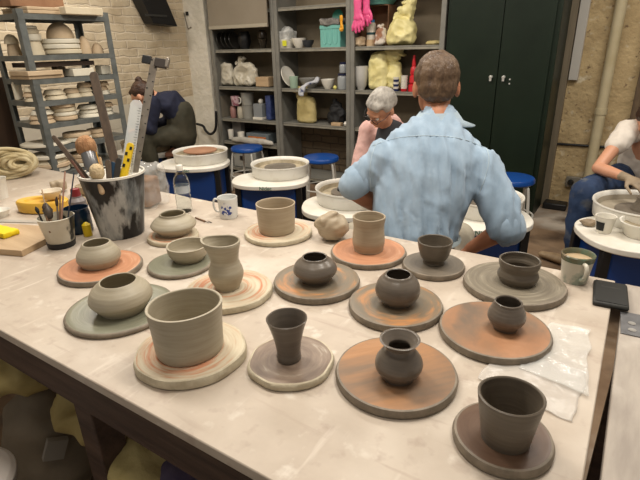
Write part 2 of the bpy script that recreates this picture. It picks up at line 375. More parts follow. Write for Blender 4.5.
# ------------------------------------------------------------------ bats
BT = .018
def bat(x, y, r, m, label, irregular=0, t=BT, seed=0, edge_m=None):
    prof = [(0, 0), (r-.006, 0), (r-.001, .003), (r, t*.6), (r-.003, t-.001), (r-.007, t)] + [(r*k, t) for k in (.85, .7, .55, .4, .2, .05)] + [(0, t)]
    mb = MB()
    mb.lathe(prof[5:], 72, wob=irregular, seed=seed, mi=0, caps=(0, 0)); mb.lathe(prof[:6], 72, wob=irregular, seed=seed, mi=1, caps=(0, 0))
    if irregular and False: pass
    m = [m, edge_m or (mb_edgel if m in (mb_plaster, mb_pink) else mb_edge)]
    return tag(mb.build('throwing_bat', m, loc=(x, y, TZ), ang=50, rz=seed), label, 'bat', 'round throwing bats on the worktable')
bat(-.782, .631, .129, mb_plaster, 'cream and orange plaster bat under the widest pale cylinder pot', .006, .024, 1)
bat(-1.109, .678, .145, mb_green, 'large green-grey bat under the pale squat bowl nearest the table front', 0, .014, 2)
bat(-1.401, .815, .132, mb_orange, 'orange slip-covered bat under the small pale bowl beside the brush cup', 0, .018, 3)
bat(-1.193, .97, .108, mb_green, 'smaller green-grey bat under the open shallow pale bowl', 0, .014, 4)
bat(-.918, .908, .128, mb_plaster, 'cream plaster bat with ring marks under the tall wavy jug', .003, .02, 5)
bat(-1.083, 1.364, .131, mb_plaster, 'cream plaster bat under the short straight cylinder near the enamel mug', .003, .018, 6)
bat(-1.414, 1.134, .097, mb_plaster, 'small pale bat under the squat bowl beside the paint-streaked bucket', .002, .018, 7)
bat(-.694, 1.363, .130, mb_orange, 'orange bat under the tall tan cylinder behind the man in blue', 0, .018, 8)
bat(-.464, 1.37, .099, mb_grey, 'plain grey bat under the small dark footed cup', 0, .018, 9)
bat(-.215, 1.363, .143, mb_plgrey, 'rough grey plaster bat beside the speckled mug', .005, .02, 10)
bat(-.726, 1.086, .131, mb_greyor, 'grey bat with an orange streak under the squat dark pot', 0, .02, 11)
bat(-.462, 1.074, .128, mb_greyor, 'grey and orange bat under the globe-shaped dark pot', 0, .02, 12)
bat(-.201, 1.081, .133, mb_wood2, 'wide orange-brown bat under the smallest dark cup', 0, .02, 13)
bat(-.559, .722, .098, mb_pink, 'pale streaked plaster bat under the flared dark beaker', .006, .018, 14)
bat(-.338, .803, .131, mb_wood, 'big orange-brown wooden bat under the collared dark vase', 0, .02, 15)
bat(-.099, .734, .087, mb_brown, 'dark brown wooden bat under the dark cylinder nearest the camera', 0, .02, 16)
ROUND = None

# ------------------------------------------------------------------ pots
def pot(x, y, prof, m, label, wall=.005, seed=0, wob=.0012, z=TZ+.02, shape=None, lip=.0015, cat='pot', name='clay_pot', floor=.008):
    """prof: list of (radius, height) on the outside, foot to rim"""
    o = catm2(prof, 7); H = prof[-1][1]
    ridge = lambda r, h: r + .00022*sin(h*700+seed)
    outer = [(ridge(r, h), h) for r, h in o]
    inner = [(max(.002, ridge(r, h)-wall), h) for r, h in reversed(o) if h > floor+.002]
    P = [(0, 0), (prof[0][0]*.6, 0)] + outer + [(o[-1][0]-wall*.5, H+lip)] + inner + [(inner[-1][0]*.8, floor), (inner[-1][0]*.4, floor), (0, floor)]
    mb = MB(); mb.lathe(P, 64, wob=wob, seed=seed*3.1, shape=shape)
    return tag(mb.build(name, m, loc=(x, y, z), ang=60), label, cat, 'freshly thrown pots on their bats')
def oval(rx, ry, tilt=0, ang=0, H=.12):
    def f(x, y, z, a):
        k = z/H; c, s = cos(ang), sin(ang); u, v = x*c+y*s, -x*s+y*c
        u *= 1+(rx-1)*k; v *= 1+(ry-1)*k
        return (u*c-v*s, u*s+v*c, z*(1+tilt*u/.08))
    return f
pot(-.779, .626, [(.073, 0), (.0765, .01), (.0775, .05), (.0795, .09), (.0815, .117)], m_clay_l, 'wide pale grey clay cylinder with oval rim, largest pot on the table', .006, 1, .002, TZ+.025, shape=oval(1.04, .96, .03, radians(33)))
pot(-1.094, .675, [(.060, 0), (.064, .008), (.080, .028), (.083, .042), (.074, .062), (.056, .078), (.050, .084)], m_clay_l, 'pale squat bowl with closed-in mouth on the large green bat', .005, 2, .0015, TZ+.015)
pot(-1.407, .819, [(.056, 0), (.060, .008), (.068, .024), (.064, .044), (.050, .064), (.043, .075)], m_clay_l, 'small pale squat bowl with closed-in mouth on the orange bat', .005, 3, .0015)
pot(-1.186, 1.003, [(.048, 0), (.052, .006), (.062, .018), (.067, .035), (.069, .052)], m_clay_l, 'shallow open pale bowl on the smaller green bat', .006, 4, .001, TZ+.015)
def spout(x, y, z, a):
    k = max(0, (z-.10)/.045); d = max(0, cos(a-radians(205)))**4
    return (x*(1+.38*d*k), y*(1+.38*d*k), z+.006*d*k)
pot(-.922, .908, [(.036, 0), (.037, .006), (.046, .028), (.050, .050), (.044, .072), (.040, .088), (.043, .112), (.048, .135), (.048, .145)], m_clay_l, 'tall pale wavy-sided jug with a pulled spout', .005, 5, .002, TZ+.021, shape=spout)
pot(-1.084, 1.357, [(.066, 0), (.068, .008), (.071, .05), (.074, .109)], m_clay_t, 'short straight-walled tan cylinder on cream plaster bat', .005, 6, .001)
pot(-1.413, 1.143, [(.056, 0), (.062, .010), (.082, .028), (.084, .040), (.070, .056), (.050, .070), (.048, .078)], m_clay_l, 'pale squat bowl with narrow mouth next to the paint-streaked bucket', .005, 7, .0015)
pot(-.695, 1.366, [(.050, 0), (.051, .008), (.055, .03), (.053, .06), (.051, .085), (.054, .108), (.055, .119)], m_clay_t, 'tall tan cylinder with ribbed walls on an orange bat', .005, 8, .0015)
pot(-.465, 1.374, [(.034, 0), (.034, .010), (.042, .020), (.050, .045), (.055, .074)], m_clay_b, 'dark flared footed cup on a plain grey bat', .005, 9, .001)
pot(-.208, 1.365, [(.047, 0), (.052, .010), (.057, .022), (.052, .036), (.051, .042), (.056, .056), (.056, .070)], m_clay_b, 'dark waisted cup on the rough grey plaster bat', .005, 10, .001)
pot(-.724, 1.076, [(.042, 0), (.044, .006), (.060, .024), (.066, .038), (.058, .056), (.042, .070), (.038, .076)], m_clay_d, 'dark squat pot with closed-in mouth on an orange-streaked grey bat', .005, 11, .001)
pot(-.457, 1.074, [(.038, 0), (.041, .006), (.055, .022), (.060, .042), (.054, .064), (.040, .080), (.036, .085)], m_clay_d, 'dark globe-shaped pot with round mouth', .005, 12, .001)
pot(-.178, 1.091, [(.028, 0), (.031, .006), (.043, .026), (.044, .040), (.037, .058), (.032, .070), (.032, .073)], m_clay_d, 'smallest dark rounded cup, alone on the wide orange bat', .004, 13, .001)
pot(-.563, .72, [(.027, 0), (.028, .006), (.027, .02), (.030, .045), (.037, .075), (.0455, .102)], m_clay_d, 'dark narrow-waisted flared beaker on the pale streaked bat', .004, 14, .001)
pot(-.325, .786, [(.034, 0), (.037, .006), (.048, .024), (.049, .040), (.040, .056), (.030, .068), (.029, .076), (.037, .086), (.042, .092)], m_clay_d, 'dark vase with pinched neck and flared collar', .006, 15, .001)
pot(-.093, .725, [(.041, 0), (.042, .006), (.046, .035), (.051, .07), (.054, .093)], m_clay_b, 'dark slightly flared cylinder nearest the camera', .005, 16, .001, shape=oval(1.02, .98, .02, 0, .09))

# lump of clay
mb = MB(); mb.ball((0, 0, .044), (.062, .058, .052), nz=.10, nsc=1.6, seed=3, seg=36); mb.ball((.002, -.0, .082), (.030, .016, .022), nz=.2, nsc=2, seed=8, seg=20); mb.tube([(-.05, -.02, .05), (-.01, -.045, .075), (.02, -.01, .1)], [.018, .016, .010], 10)
lump = remesh(mb, .0045, 3)
tag(lump.build('clay_lump', m_clay_t, loc=(-.876, 1.425, TZ+.008)), 'twisted lump of raw tan clay beside the tall tan cylinder', 'clay')

# speckled mug
m_mugw = mat('speckled_cream_glaze', (206, 200, 184), (150, 160, 146), scale=14, rough=.25, lo=.5, hi=.62)
m_muggr = mat('green_brown_glaze', (96, 118, 100), (120, 96, 66), scale=20, rough=.25)
m_latte = plain('milky_tea', (186, 164, 132), .2)
mg = empty('speckled_mug', (-.071, 1.499, TZ), 'cream speckled mug with green rim and milky drink by the table corner', 'mug')
P = catm2([(.036, 0), (.037, .01), (.041, .045), (.046, .085)], 5)
mb = MB(); mb.lathe([(0, 0)]+P+[(.044, .087)]+[(r-.004, h) for r, h in reversed(P) if h > .01]+[(0, .01)], 48)
mb.build('mug_body', m_mugw, mg)
mb = MB(); mb.lathe([(.0448, .070), (.0466, .0855), (.044, .0885), (.0405, .084), (.040, .07)], 48); mb.build('glazed_rim', m_muggr, mg)
MB().lathe([(0, .070), (.040, .070), (.040, .0715), (0, .0715)], 40).build('drink', m_latte, mg)
a = radians(-62)
hp = [(r*cos(a), r*sin(a), z) for r, z in ((.042, .07), (.058, .072), (.066, .058), (.062, .036), (.046, .022), (.038, .02))]
MB().tube(catm(hp, 5), .006, 10).build('handle', m_mugw, mg)

# phone on the joint of the two tables
ph = empty('mobile_phone', (.028, 1.435, TZ), 'black mobile phone in a scuffed dark case beside the speckled mug', 'phone', rz=radians(4))
MB().box((0, 0, .007), (.086, .15, .014)).build('phone_case', mat('scuffed_black_case', (30, 30, 30), (52, 52, 48), scale=30, rough=.6), ph, bevel=.006)
MB().box((0, .002, .0147), (.074, .136, .001)).build('screen', plain('dark_phone_glass', (34, 36, 36), .35), ph)
MB().box((0, .03, .0153), (.05, .002, .0006)).build('screen_crease', plain('phone_line', (70, 70, 66), .5), ph)
hg = empty('metal_bracket', (.085, 1.31, TZ-.005), 'grey steel bracket with two holes on the grey table', 'bracket', rz=radians(3))
mb = MB(); mb.box((0, 0, .0015), (.05, .12, .003)); mb.build('plate', mat('dull_steel', (96, 96, 98), (120, 120, 122), scale=20, rough=.4, metal=.6), hg, bevel=.001)
for yy in (-.035, .0): MB().lathe([(0, .003), (.009, .003), (.009, .0042), (.006, .0042), (0, .0036)], 20, (0, yy, 0)).build('screw', plain('screw_steel', (170, 168, 164), .3, metal=.7), hg)

# plastic film
def film(corners, z, name, label, seed, m, n=34, amp=.004, th=.0008):
    a, b, c, d = [Vector(p) for p in corners]; mb = MB(); vs = []
    for i in range(n+1):
        for j in range(n+1):
            u, v = i/n, j/n
            p = (a*(1-u)+b*u)*(1-v)+(d*(1-u)+c*u)*v
            q = Vector((p.x*14+seed, p.y*14, 0)); h = abs(noise.noise(q))*amp*1.5+amp*.5*noise.noise(q*2.7)+amp*.5
            e = Vector((noise.noise(q*1.3), noise.noise(q*1.3+Vector((5, 5, 5))), 0))*.008
            vs.append((p.x+e.x, p.y+e.y, z+max(0.0008, h)))
    mb.add(vs, [(i*(n+1)+j, (i+1)*(n+1)+j, (i+1)*(n+1)+j+1, i*(n+1)+j+1) for i in range(n) for j in range(n)])
    return tag(mb.build(name, m, ang=70, solid=th), label, 'plastic sheet')
film([(-.185, .885, 0), (.004, .848, 0), (.012, 1.03, 0), (-.17, 1.03, 0)], TZ, 'plastic_sheet', 'crumpled clear plastic sheet lying between the wide orange bat and the dark brown bat', 2, m_film)
film([(-.12, .96, 0), (.016, .94, 0), (-.0, 1.21, 0), (-.09, 1.2, 0)], TZ+.0042, 'plastic_sheet', 'second thin clear plastic sheet overlapping at the right edge of the worktable', 7, m_clear)

# ------------------------------------------------------------------ left of the table
m_glaze = plain('white_enamelware', (220, 220, 216), .25)
m_cob = mat('cobalt_flower_pattern', (220, 220, 220), (52, 72, 142), scale=55, rough=.25, lo=.5, hi=.54)
m_rimb = plain('dark_blue_rim', (46, 60, 110), .3)
em = empty('enamel_mug', (-1.396, 1.425, TZ), 'white mug with cobalt blue flower pattern behind the pale bowls', 'mug')
P = catm2([(.036, 0), (.038, .006), (.040, .04), (.042, .09)], 5)
MB().lathe([(0, 0)]+P+[(.041, .0915)]+[(r-.003, h) for r, h in reversed(P) if h > .008]+[(0, .008)], 40).build('mug_body', m_glaze, em)
n = 12
for side in (-58, 110):
    mb = MB()
    for i in range(n):
        for j in range(n):
            a0, a1 = [radians(side-38+76*k/n) for k in (i, i+1)]; z0, z1 = [.018+.055*k/n for k in (j, j+1)]
            u, v = (i+.5)/n*2-1, (j+.5)/n*2-1
            if u*u+v*v > 1: continue
            R_ = .0418
            mb.add([(R_*cos(a0), R_*sin(a0), z0), (R_*cos(a1), R_*sin(a1), z0), (R_*cos(a1), R_*sin(a1), z1), (R_*cos(a0), R_*sin(a0), z1)], [(0, 1, 2, 3)])
    mb.build('flower_decoration', m_cob, em)
a = radians(205)
MB().tube(catm([(r*cos(a), r*sin(a), z) for r, z in ((.04, .078), (.058, .078), (.064, .05), (.055, .026), (.039, .024))], 5), .0045, 8).build('handle', m_glaze, em)
tl = empty('trimming_tool', (-1.46, 1.33, TZ), 'small thin wooden trimming tool lying beside the blue-patterned mug', 'tool')
MB().tube([(-.05, .01, .004), (.02, -.004, .004)], [.003, .004], 8).build('handle', m_woodm, tl)
MB().tube([(.02, -.004, .004), (.045, -.010, .004), (.055, .0, .004), (.03, .004, .004)], .0012, 6).build('wire_loop', m_black, tl)

# water bottle
wb = empty('water_bottle', (-1.629, 1.39, TZ), 'clear ribbed plastic water bottle with white cap', 'bottle')
bp_ = [(.030, 0), (.034, .006), (.034, .02), (.032, .025), (.034, .03), (.034, .045), (.032, .05), (.034, .055), (.034, .072), (.031, .080), (.034, .088), (.034, .10), (.031, .106), (.034, .112), (.034, .13), (.031, .15), (.020, .172), (.0135, .182), (.0135, .195)]
MB().lathe([(0, 0)]+bp_+[(.012, .195), (.012, .182)]+[(r-.0012, h) for r, h in reversed(bp_[:-2])][1:]+[(0, .0025)], 40).build('bottle_body', m_glass, wb)
MB().lathe([(0, .186), (.0155, .186), (.0155, .205), (.013, .209), (0, .209)], 28).build('cap', m_white, wb)
MB().lathe([(.0345, .088), (.0347, .089), (.0347, .120), (.0345, .121), (.0342, .12), (.0342, .089)], 32).build('label_band', mat('clear_label', (220, 226, 230), rough=.2, alpha=.35), wb)

# bag of clay (brown block in clear plastic)
cb_ = empty('clay_block', (-1.86, 1.36, TZ), 'rust-brown block of clay standing in the clear bag behind the bucket', 'clay')
MB().box((0, 0, .07), (.12, .10, .13), .3).build('block', mat('brown_clay_block', (116, 82, 54), (136, 98, 66), scale=9, rough=.7), cb_, bevel=.01)
mb = MB(); mb.box((0, 0, .088), (.16, .14, .17), .3)
def crumple(amp, sc, seed=0):
    def f(co, n):
        q = Vector(co)*sc+Vector((seed, seed, seed)); return amp*2*((.32-abs(noise.noise(q*.7)))*1.3+(.3-abs(noise.noise(q*1.5+Vector((3, 1, 7)))))*.6+.1)
    return f
mb = remesh(mb, .006, 8, crumple(.014, 13, 3))
tag(mb.build('plastic_bag', m_clear, loc=(-1.86, 1.36, TZ+.006), ang=80), 'clear crinkled plastic bag wrapped round the brown clay block', 'bag')

# paint-streaked bucket with tools
m_bucket = mat('black_and_grey_paint_streaks', (30, 30, 32), (116, 122, 126), scale=9, rough=.45, stretch=(1, 1, .35), lo=.42, hi=.5, c3=(180, 182, 180), bump=.2)
mixmat(m_bucket, (18, 18, 20), 8, .5, .54, (1, 1, .4)); m_buckin = plain('bucket_inside', (196, 190, 176), .5)
BX, BY = -1.636, 1.071
bu = empty('tool_bucket', (BX, BY, TZ), 'large bucket streaked with black and grey paint holding tall tools', 'bucket')
MB().lathe([(0, 0), (.078, 0), (.082, .004), (.116, .236), (.118, .24), (.118, .246), (.113, .247), (.110, .236), (.077, .008), (0, .008)], 56).build('bucket_body', m_bucket, bu)
MB().lathe([(.1165, .240), (.1195, .241), (.1195, .249), (.113, .2495), (.1125, .241)], 56).build('rim', m_white, bu)
def stick(name, px, label, m, r0_, r1_, cat='tool', dy=0.0, flat=None, base=(0, 0)):
    """tool standing in the bucket: leans from the bucket bottom to the pixel seen at its tip, above the bucket"""
    b = Vector((BX+base[0], BY+base[1], TZ+.03)); t = pt(px[0], px[1], depth((BX, BY, TZ+.3))+dy)
    return b, t
def plank(name, b, t, w, th, m, label, cat='tool', round_=False, bev=.002):
    d = t-b; L_ = d.length; zc = d.normalized(); xc = (RR - zc*RR.dot(zc)).normalized(); yc = zc.cross(xc)
    R_ = Matrix((xc, yc, zc)).transposed()
    e = empty(name, b, label, cat)
    mb = MB(); poly = [(-w[0]/2, 0), (w[0]/2, 0), (w[1]/2, L_-w[1]*.3), (w[1]*.25, L_), (-w[1]*.25, L_), (-w[1]/2, L_-w[1]*.3)]
    mb.prism(poly, -th/2, th/2, f=lambda x, y, z: tuple(R_ @ Vector((x, z, y))))
    return e, mb, R_, L_
dB = depth((BX, BY, TZ+.3))
def inb(px, py, dz=0): return pt(px, py, dB+dz)
def tool(name, label, top, bot, w, th, m, part='blade', dz=0):
    b = inb(*bot, dz); t = inb(*top, dz); e, mb, R_, L_ = plank(name, b, t, w, th, m, label)
    mb.build(part, m, e, bevel=.001); return e, R_, L_
m_stick = mat('dark_worn_wood', (74, 62, 52), (98, 82, 68), scale=12, stretch=(4, 4, .6), rough=.6)
m_steelr = mat('brushed_steel', (150, 142, 132), (126, 118, 108), scale=20, rough=.35, metal=.55)
tool('wooden_rib_stick', 'long brown wooden stick with rounded top standing upright in the bucket', (93, 72), (124, 200), (.032, .032), .006, m_stick, 'stick')
tool('wooden_rib_stick', 'dark wooden stick leaning far left out of the bucket beside the big brush', (53, 136), (96, 190), (.02, .016), .008, m_stick, 'stick', dz=-.03)
e, R_, L_ = tool('steel_calliper', 'large perforated steel calliper with black jaws rising from the bucket', (155, 58), (131, 190), (.032, .028), .004, m_steelr, 'beam', dz=.03)
mb = MB()
for k in range(14):
    c = R_ @ Vector((.009*(-1 if k % 2 else 1), -.0025, .15+k*.027)); mb.box(c, (.006, .001, .004), R=R_)
mb.build('punched_holes', m_black, e)
MB().box(R_ @ Vector((-.03, 0, L_-.012)), (.034, .012, .03), R=R_).build('left_jaw', m_black, e, bevel=.002)
MB().box(R_ @ Vector((.026, 0, L_-.016)), (.046, .016, .034), R=R_).build('right_jaw', plain('dark_brown_jaw', (50, 42, 36), .5), e, bevel=.002)
MB().box(R_ @ Vector((.05, 0, L_-.010)), (.012, .018, .036), R=R_).build('jaw_plate', m_steelr, e, bevel=.002)
e, R_, L_ = tool('clear_ruler', 'clear acrylic ruler standing in the bucket before the steel calliper', (137, 100), (124, 190), (.045, .045), .003, mat('clear_acrylic', (226, 230, 230), rough=.1, alpha=.45, spec=.8), 'ruler_blade', dz=-.005)
mb = MB()
for k in range(22): mb.box(R_ @ Vector((.015, -.002, .1+k*.01)), (.008 if k % 5 else .014, .0006, .0012), R=R_)
mb.build('tick_marks', m_black, e)
e, R_, L_ = tool('tape_handled_knife', 'tool with yellow handle marked in black leaning on the clear ruler', (131, 143), (121, 190), (.028, .024), .012, plain('yellow_handle', (226, 190, 40), .4), 'handle', dz=-.03)
mb = MB()
for k in range(4): mb.box(R_ @ Vector((.006*(-1)**k, -.0065, L_-.02-k*.022)), (.009, .001, .012), R=R_)
mb.build('black_marks', m_black, e)
tool('yellow_handled_tool', 'small bright yellow handle sticking up beside the big brush', (94, 151), (104, 190), (.014, .014), .01, plain('yellow_orange_handle', (222, 160, 40), .4), 'handle', dz=.0)
tool('wooden_rib_stick', 'short pale wooden stick behind the yellow handle in the bucket', (99, 157), (106, 190), (.016, .014), .008, m_wood, 'stick', dz=.02)
tool('steel_scraper', 'thin grey steel scraper in the middle of the bucket tools', (112, 162), (118, 190), (.03, .022), .004, m_steelr, 'blade', dz=-.02)
tool('wooden_rib_stick', 'reddish thin stick leaning left below the dark stick', (71, 160), (92, 190), (.011, .008), .006, mat('reddish_wood', (96, 62, 50), (112, 76, 60), rough=.6), 'stick', dz=-.05)
tool('blue_handled_tool', 'dark tool with blue cap in the middle of the bucket', (113, 162), (112, 192), (.022, .018), .01, plain('blue_black_handle', (40, 66, 90), .4), 'handle', dz=-.045)
tool('wooden_rib_stick', 'dark brown tool handle right of the cream brush head', (108, 160), (110, 190), (.016, .02), .010, m_stick, 'handle', dz=-.06)
tool('steel_scraper', 'short dark steel blade leaning right in front of the long brown stick', (119, 158), (115, 190), (.022, .02), .005, mat('dark_steel', (70, 66, 62), rough=.4, metal=.5), 'blade', dz=-.05)
# round shaving-type brush
b = inb(98, 186, -.03); t = inb(87, 150, -.03); d = (t-b).normalized()
e = empty('round_glaze_brush', b, 'big round mop brush with tan bristles and metal ferrule in the bucket', 'brush')
MB().tube([(0, 0, 0), (t-b)*.5], .012, 14).build('handle', m_woodm, e)
L_ = (t-b).length
MB().tube([d*L_*.55, d*L_*.9], .026, 20).build('ferrule', plain('ferrule_steel', (130, 130, 132), .3, metal=.6), e)
mb = MB(); mb.ball(d*(L_+.014), (.036, .036, .040), seg=30, nz=.06, nsc=5)
mb.build('bristles', mat('tan_bristles', (150, 108, 74), (176, 134, 96), scale=60, rough=.9, bump=.8, bscale=120, stretch=(1, 1, .3)), e)
b = inb(102, 192, -.07); t = inb(97, 172, -.075)
e = empty('flat_mop_brush', b, 'pale cream soft brush head peeping over the bucket rim', 'brush')
MB().tube([(0, 0, 0), (t-b)*.6], .010, 12).build('handle', m_wood, e)
mb = MB(); mb.ball((t-b), (.026, .026, .030), seg=24, nz=.1, nsc=4); mb.build('bristles', mat('cream_bristles', (190, 166, 128), (206, 186, 150), scale=50, rough=.9, bump=.7, bscale=90), e)

# paint-dribbled cup with brushes
m_cup = mat('dribbled_white_paint', (204, 198, 182), (190, 182, 162), scale=8, rough=.45, bump=.2, bscale=14)
mixmat(m_cup, (30, 32, 30), 9, .58, .62, (1, 1, .6))
CX, CY = -1.725, .872
cu = empty('brush_cup', (CX, CY, TZ), 'white cup with black dribbles and black foot holding fine brushes', 'cup')
MB().lathe([(0, 0), (.042, 0), (.044, .003), (.062, .113), (.064, .1155), (.060, .117), (.041, .008), (0, .008)], 44).build('cup_body', m_cup, cu)
MB().lathe([(.0425, .0005), (.0465, .001), (.0500, .022), (.0475, .0225), (.0440, .002)], 44, wob=.0015).build('black_foot', m_black, cu)
dC = depth((CX, CY, TZ+.13))
def cbrush(top, bot, r, m1, label, head=None, part='handle', name='paint_brush', dz=0):
    b = pt(*bot, dC+dz); t = pt(*top, dC+dz); e = empty(name, b, label, 'brush')
    MB().tube([(0, 0, 0), t-b], [r, r*.8], 8).build(part, m1, e)
    if head:
        d = (t-b).normalized(); mb = MB(); mb.tube([(t-b), (t-b)+d*head[0]*.5, (t-b)+d*head[0]], [head[1]*.8, head[1], head[1]*.3], 12); mb.build('brush_head', head[2], e)
m_br = mat('dark_bristle', (60, 48, 40), (84, 68, 54), scale=60, rough=.8)
cbrush((65, 172), (61, 225), .0035, mat('pinkish_handle', (168, 130, 112), rough=.5), 'long pinkish brush handle, tallest in the dribbled cup')
cbrush((74, 173), (67, 225), .003, plain('dark_blue_handle', (48, 52, 66), .4), 'dark thin brush handle leaning right in the dribbled cup')
cbrush((60, 195), (60, 228), .0035, m_woodm, 'short brown brush handle in the middle of the dribbled cup')
cbrush((42, 190), (50, 228), .003, m_wood, 'thin pale brush handle leaning left in the dribbled cup')
cbrush((49, 216), (53, 232), .006, m_woodm, 'big dark oval spoon-shaped brush in the dribbled cup', (.045, .017, mat('dark_spoon', (74, 64, 54), rough=.4)), dz=-.02)
cbrush((45, 210), (50, 232), .004, m_woodm, 'dark-bristled brush just left of the oval one', (.022, .008, m_br), dz=-.03)
cbrush((38, 212), (47, 232), .004, m_black, 'black-tipped brush leaning on the left rim of the dribbled cup', (.02, .007, plain('black_bristle', (26, 26, 24), .7)), dz=-.01)
cbrush((57, 205), (59, 230), .004, plain('grey_handle', (110, 96, 84), .5), 'brush with a grey-brown bristle head at the back of the cup', (.03, .006, m_br), dz=.03)
# dark blue jar and red bottle behind
ja = empty('blue_jar', (-1.81, 1.0, TZ), 'dark blue glazed jar beside the streaked bucket', 'jar')
MB().lathe([(0, 0), (.046, 0), (.05, .006), (.048, .08), (.045, .092), (.047, .1), (.043, .1), (.042, .02), (0, .01)], 36).build('jar_body', mat('deep_blue_glaze', (18, 32, 58), (30, 58, 84), scale=10, rough=.2), ja)
rp = empty('red_paint_bottle', (-1.93, 1.08, TZ), 'small bottle with red cap and grey label behind the blue jar', 'bottle')
MB().lathe([(0, 0), (.033, 0), (.035, .01), (.035, .09), (.022, .104), (.022, .11), (0, .11)], 28).build('bottle_body', plain('grey_label_plastic', (134, 126, 124), .4), rp)
MB().lathe([(0, .11), (.02, .11), (.018, .14), (0, .142)], 24).build('cap', plain('dull_red_cap', (136, 42, 46), .4), rp)
ys = empty('yellow_tube', (-1.735, .985, TZ), 'small yellow tube between the brush cup and the blue jar', 'tube')
MB().lathe([(0, 0), (.016, 0), (.016, .045), (.006, .055), (0, .056)], 20).build('tube_body', plain('bright_yellow', (232, 200, 30), .4), ys)
# board at the left, yellow sponge tray, white dish, ruler
bd = MB().box((0, 0, .012), (.30, .24, .024), .35).build('wooden_board', m_wood, loc=(-1.93, .80, TZ), bevel=.002)
tag(bd, 'square pale wooden modelling board at the left of the table', 'board')
mb = MB(); mb.box((0, 0, .010), (.13, .065, .02), .1)
tag(remesh(mb, .005, 4).build('yellow_sponge', plain('lemon_sponge', (234, 208, 26), .7), loc=(-1.985, .79, TZ+.025)), 'flat lemon-yellow sponge on the wooden board', 'sponge')
yp = pz(33, 210, TZ)
mb = MB(); mb.lathe([(0, 0), (.07, 0), (.085, .006), (.088, .045), (.083, .052), (.06, .05), (.055, .04), (0, .04)], 40, shape=lambda x, y, z, a: (x*1.35, y*.8, z))
tag(mb.build('yellow_tub', plain('warm_yellow_plastic', (222, 176, 66), .4), loc=(-2.22, 1.08, TZ), rz=.5), 'warm yellow oval tub with a white dish on it', 'tub')
dsh = MB(); dsh.lathe([(0, 0), (.024, 0), (.028, .004), (.046, .036), (.047, .038), (.043, .037), (.025, .007), (0, .005)], 32)
tag(dsh.build('small_dish', mat('chalky_white', (214, 202, 182), rough=.6), loc=(-2.20, 1.12, TZ+.049)), 'small white dish sitting on the yellow tub', 'dish')
rl = MB().box((0, 0, .002), (.42, .028, .004), 0).build('steel_ruler', mat('light_steel', (186, 182, 174), rough=.35, metal=.3), loc=(-2.13, .945, TZ), rz=.44, bevel=.0008)
tag(rl, 'light steel ruler lying between the yellow tub and wooden board', 'ruler')
# slab and cut lumps, cloth, cup far left
pp = pz(52, 203, TZ)
mb = MB(); mb.lathe([(0, 0), (.12, 0), (.125, .006), (.12, .014), (0, .016)], 40, wob=.012, shape=lambda x, y, z, a: (x*1.3, y*.75, z))
tag(mb.build('clay_slab', m_clay_t, loc=(-2.16, 1.31, TZ), rz=.3), 'thin rolled slab of tan clay behind the yellow tub', 'clay')
def cutlump(px, py, s, label, seed):
    p = pz(px, py, TZ+.02); mb = MB(); mb.box((0, 0, s[2]/2), s, seed); mb.box((s[0]*.3, 0, s[2]*.7), (s[0]*.5, s[1]*.8, s[2]*.8), seed+.5)
    m2 = remesh(mb, .006, 4, crumple(.004, 16, seed)); tag(m2.build('clay_offcut', m_clay_t, loc=(p.x, p.y, TZ+.002+(.014 if s[0] > .05 else .0))), label, 'clay')
mb = MB(); mb.lathe([(0, 0), (.035, 0), (.05, .02), (.052, .045), (.047, .047), (.04, .02), (0, .01)], 30, wob=.004)
mb.build
tag(mb.build('pinched_clay_bowl', m_clay_t, loc=(-2.235, 1.315, TZ+.016)), 'rough little pinched clay bowl on the rolled slab', 'bowl')
cutlump(59, 188, (.07, .05, .04), 'angular cut lump of pale clay beside the pinched clay bowl', 1.2)
mb = MB(); rv = Vector((.42, .90, 0)); nv_ = Vector((.90, -.42, 0))
for k in range(13):
    R2 = .03+.0075*k; cc = Vector((0, 0, .088))+nv_*(.02*sin(k*2.2)-.012*k/4)+rv*(-.006*k)
    mb.tube([cc+rv*R2*1.3*cos(a_)+nv_*(.014*sin(a_*2+k))+Vector((0, 0, R2*.7*sin(a_+.15*sin(k)))) for a_ in [2*pi*i/30 for i in range(30)]], [.0105+.002*sin(k*3)]*30, 8, closed=True)
mb.ball((-.06, .02, .06), (.04, .11, .06), seg=18)
zm = min(v[2] for v in mb.v); mb.v = [(a, b, c-zm) for a, b, c in mb.v]
tag(mb.build('folded_cloth', mat('cream_muslin', (186, 170, 130), (206, 194, 160), scale=9, rough=.9, bump=.5, bscale=30), loc=(-2.93, 1.36, TZ+.001)), 'bundle of folded cream cloth at the far left of the table', 'cloth')
mb = MB(); mb.lathe([(0, 0), (.036, 0), (.045, .1), (.047, .102), (.043, .1), (.034, .006), (0, .006)], 30)
tag(mb.build('white_tub', m_white, loc=(-2.62, 1.08, TZ)), 'white plastic tub at the left picture edge in front of the cloth', 'tub')
mb = MB(); mb.lathe([(0, 0), (.026, 0), (.04, .03), (.042, .032), (.038, .03), (.024, .006), (0, .006)], 30)
tag(mb.build('small_dish', m_white, loc=(-2.30, .93, TZ)), 'small white dish cut by the left picture edge beside the steel ruler', 'dish')

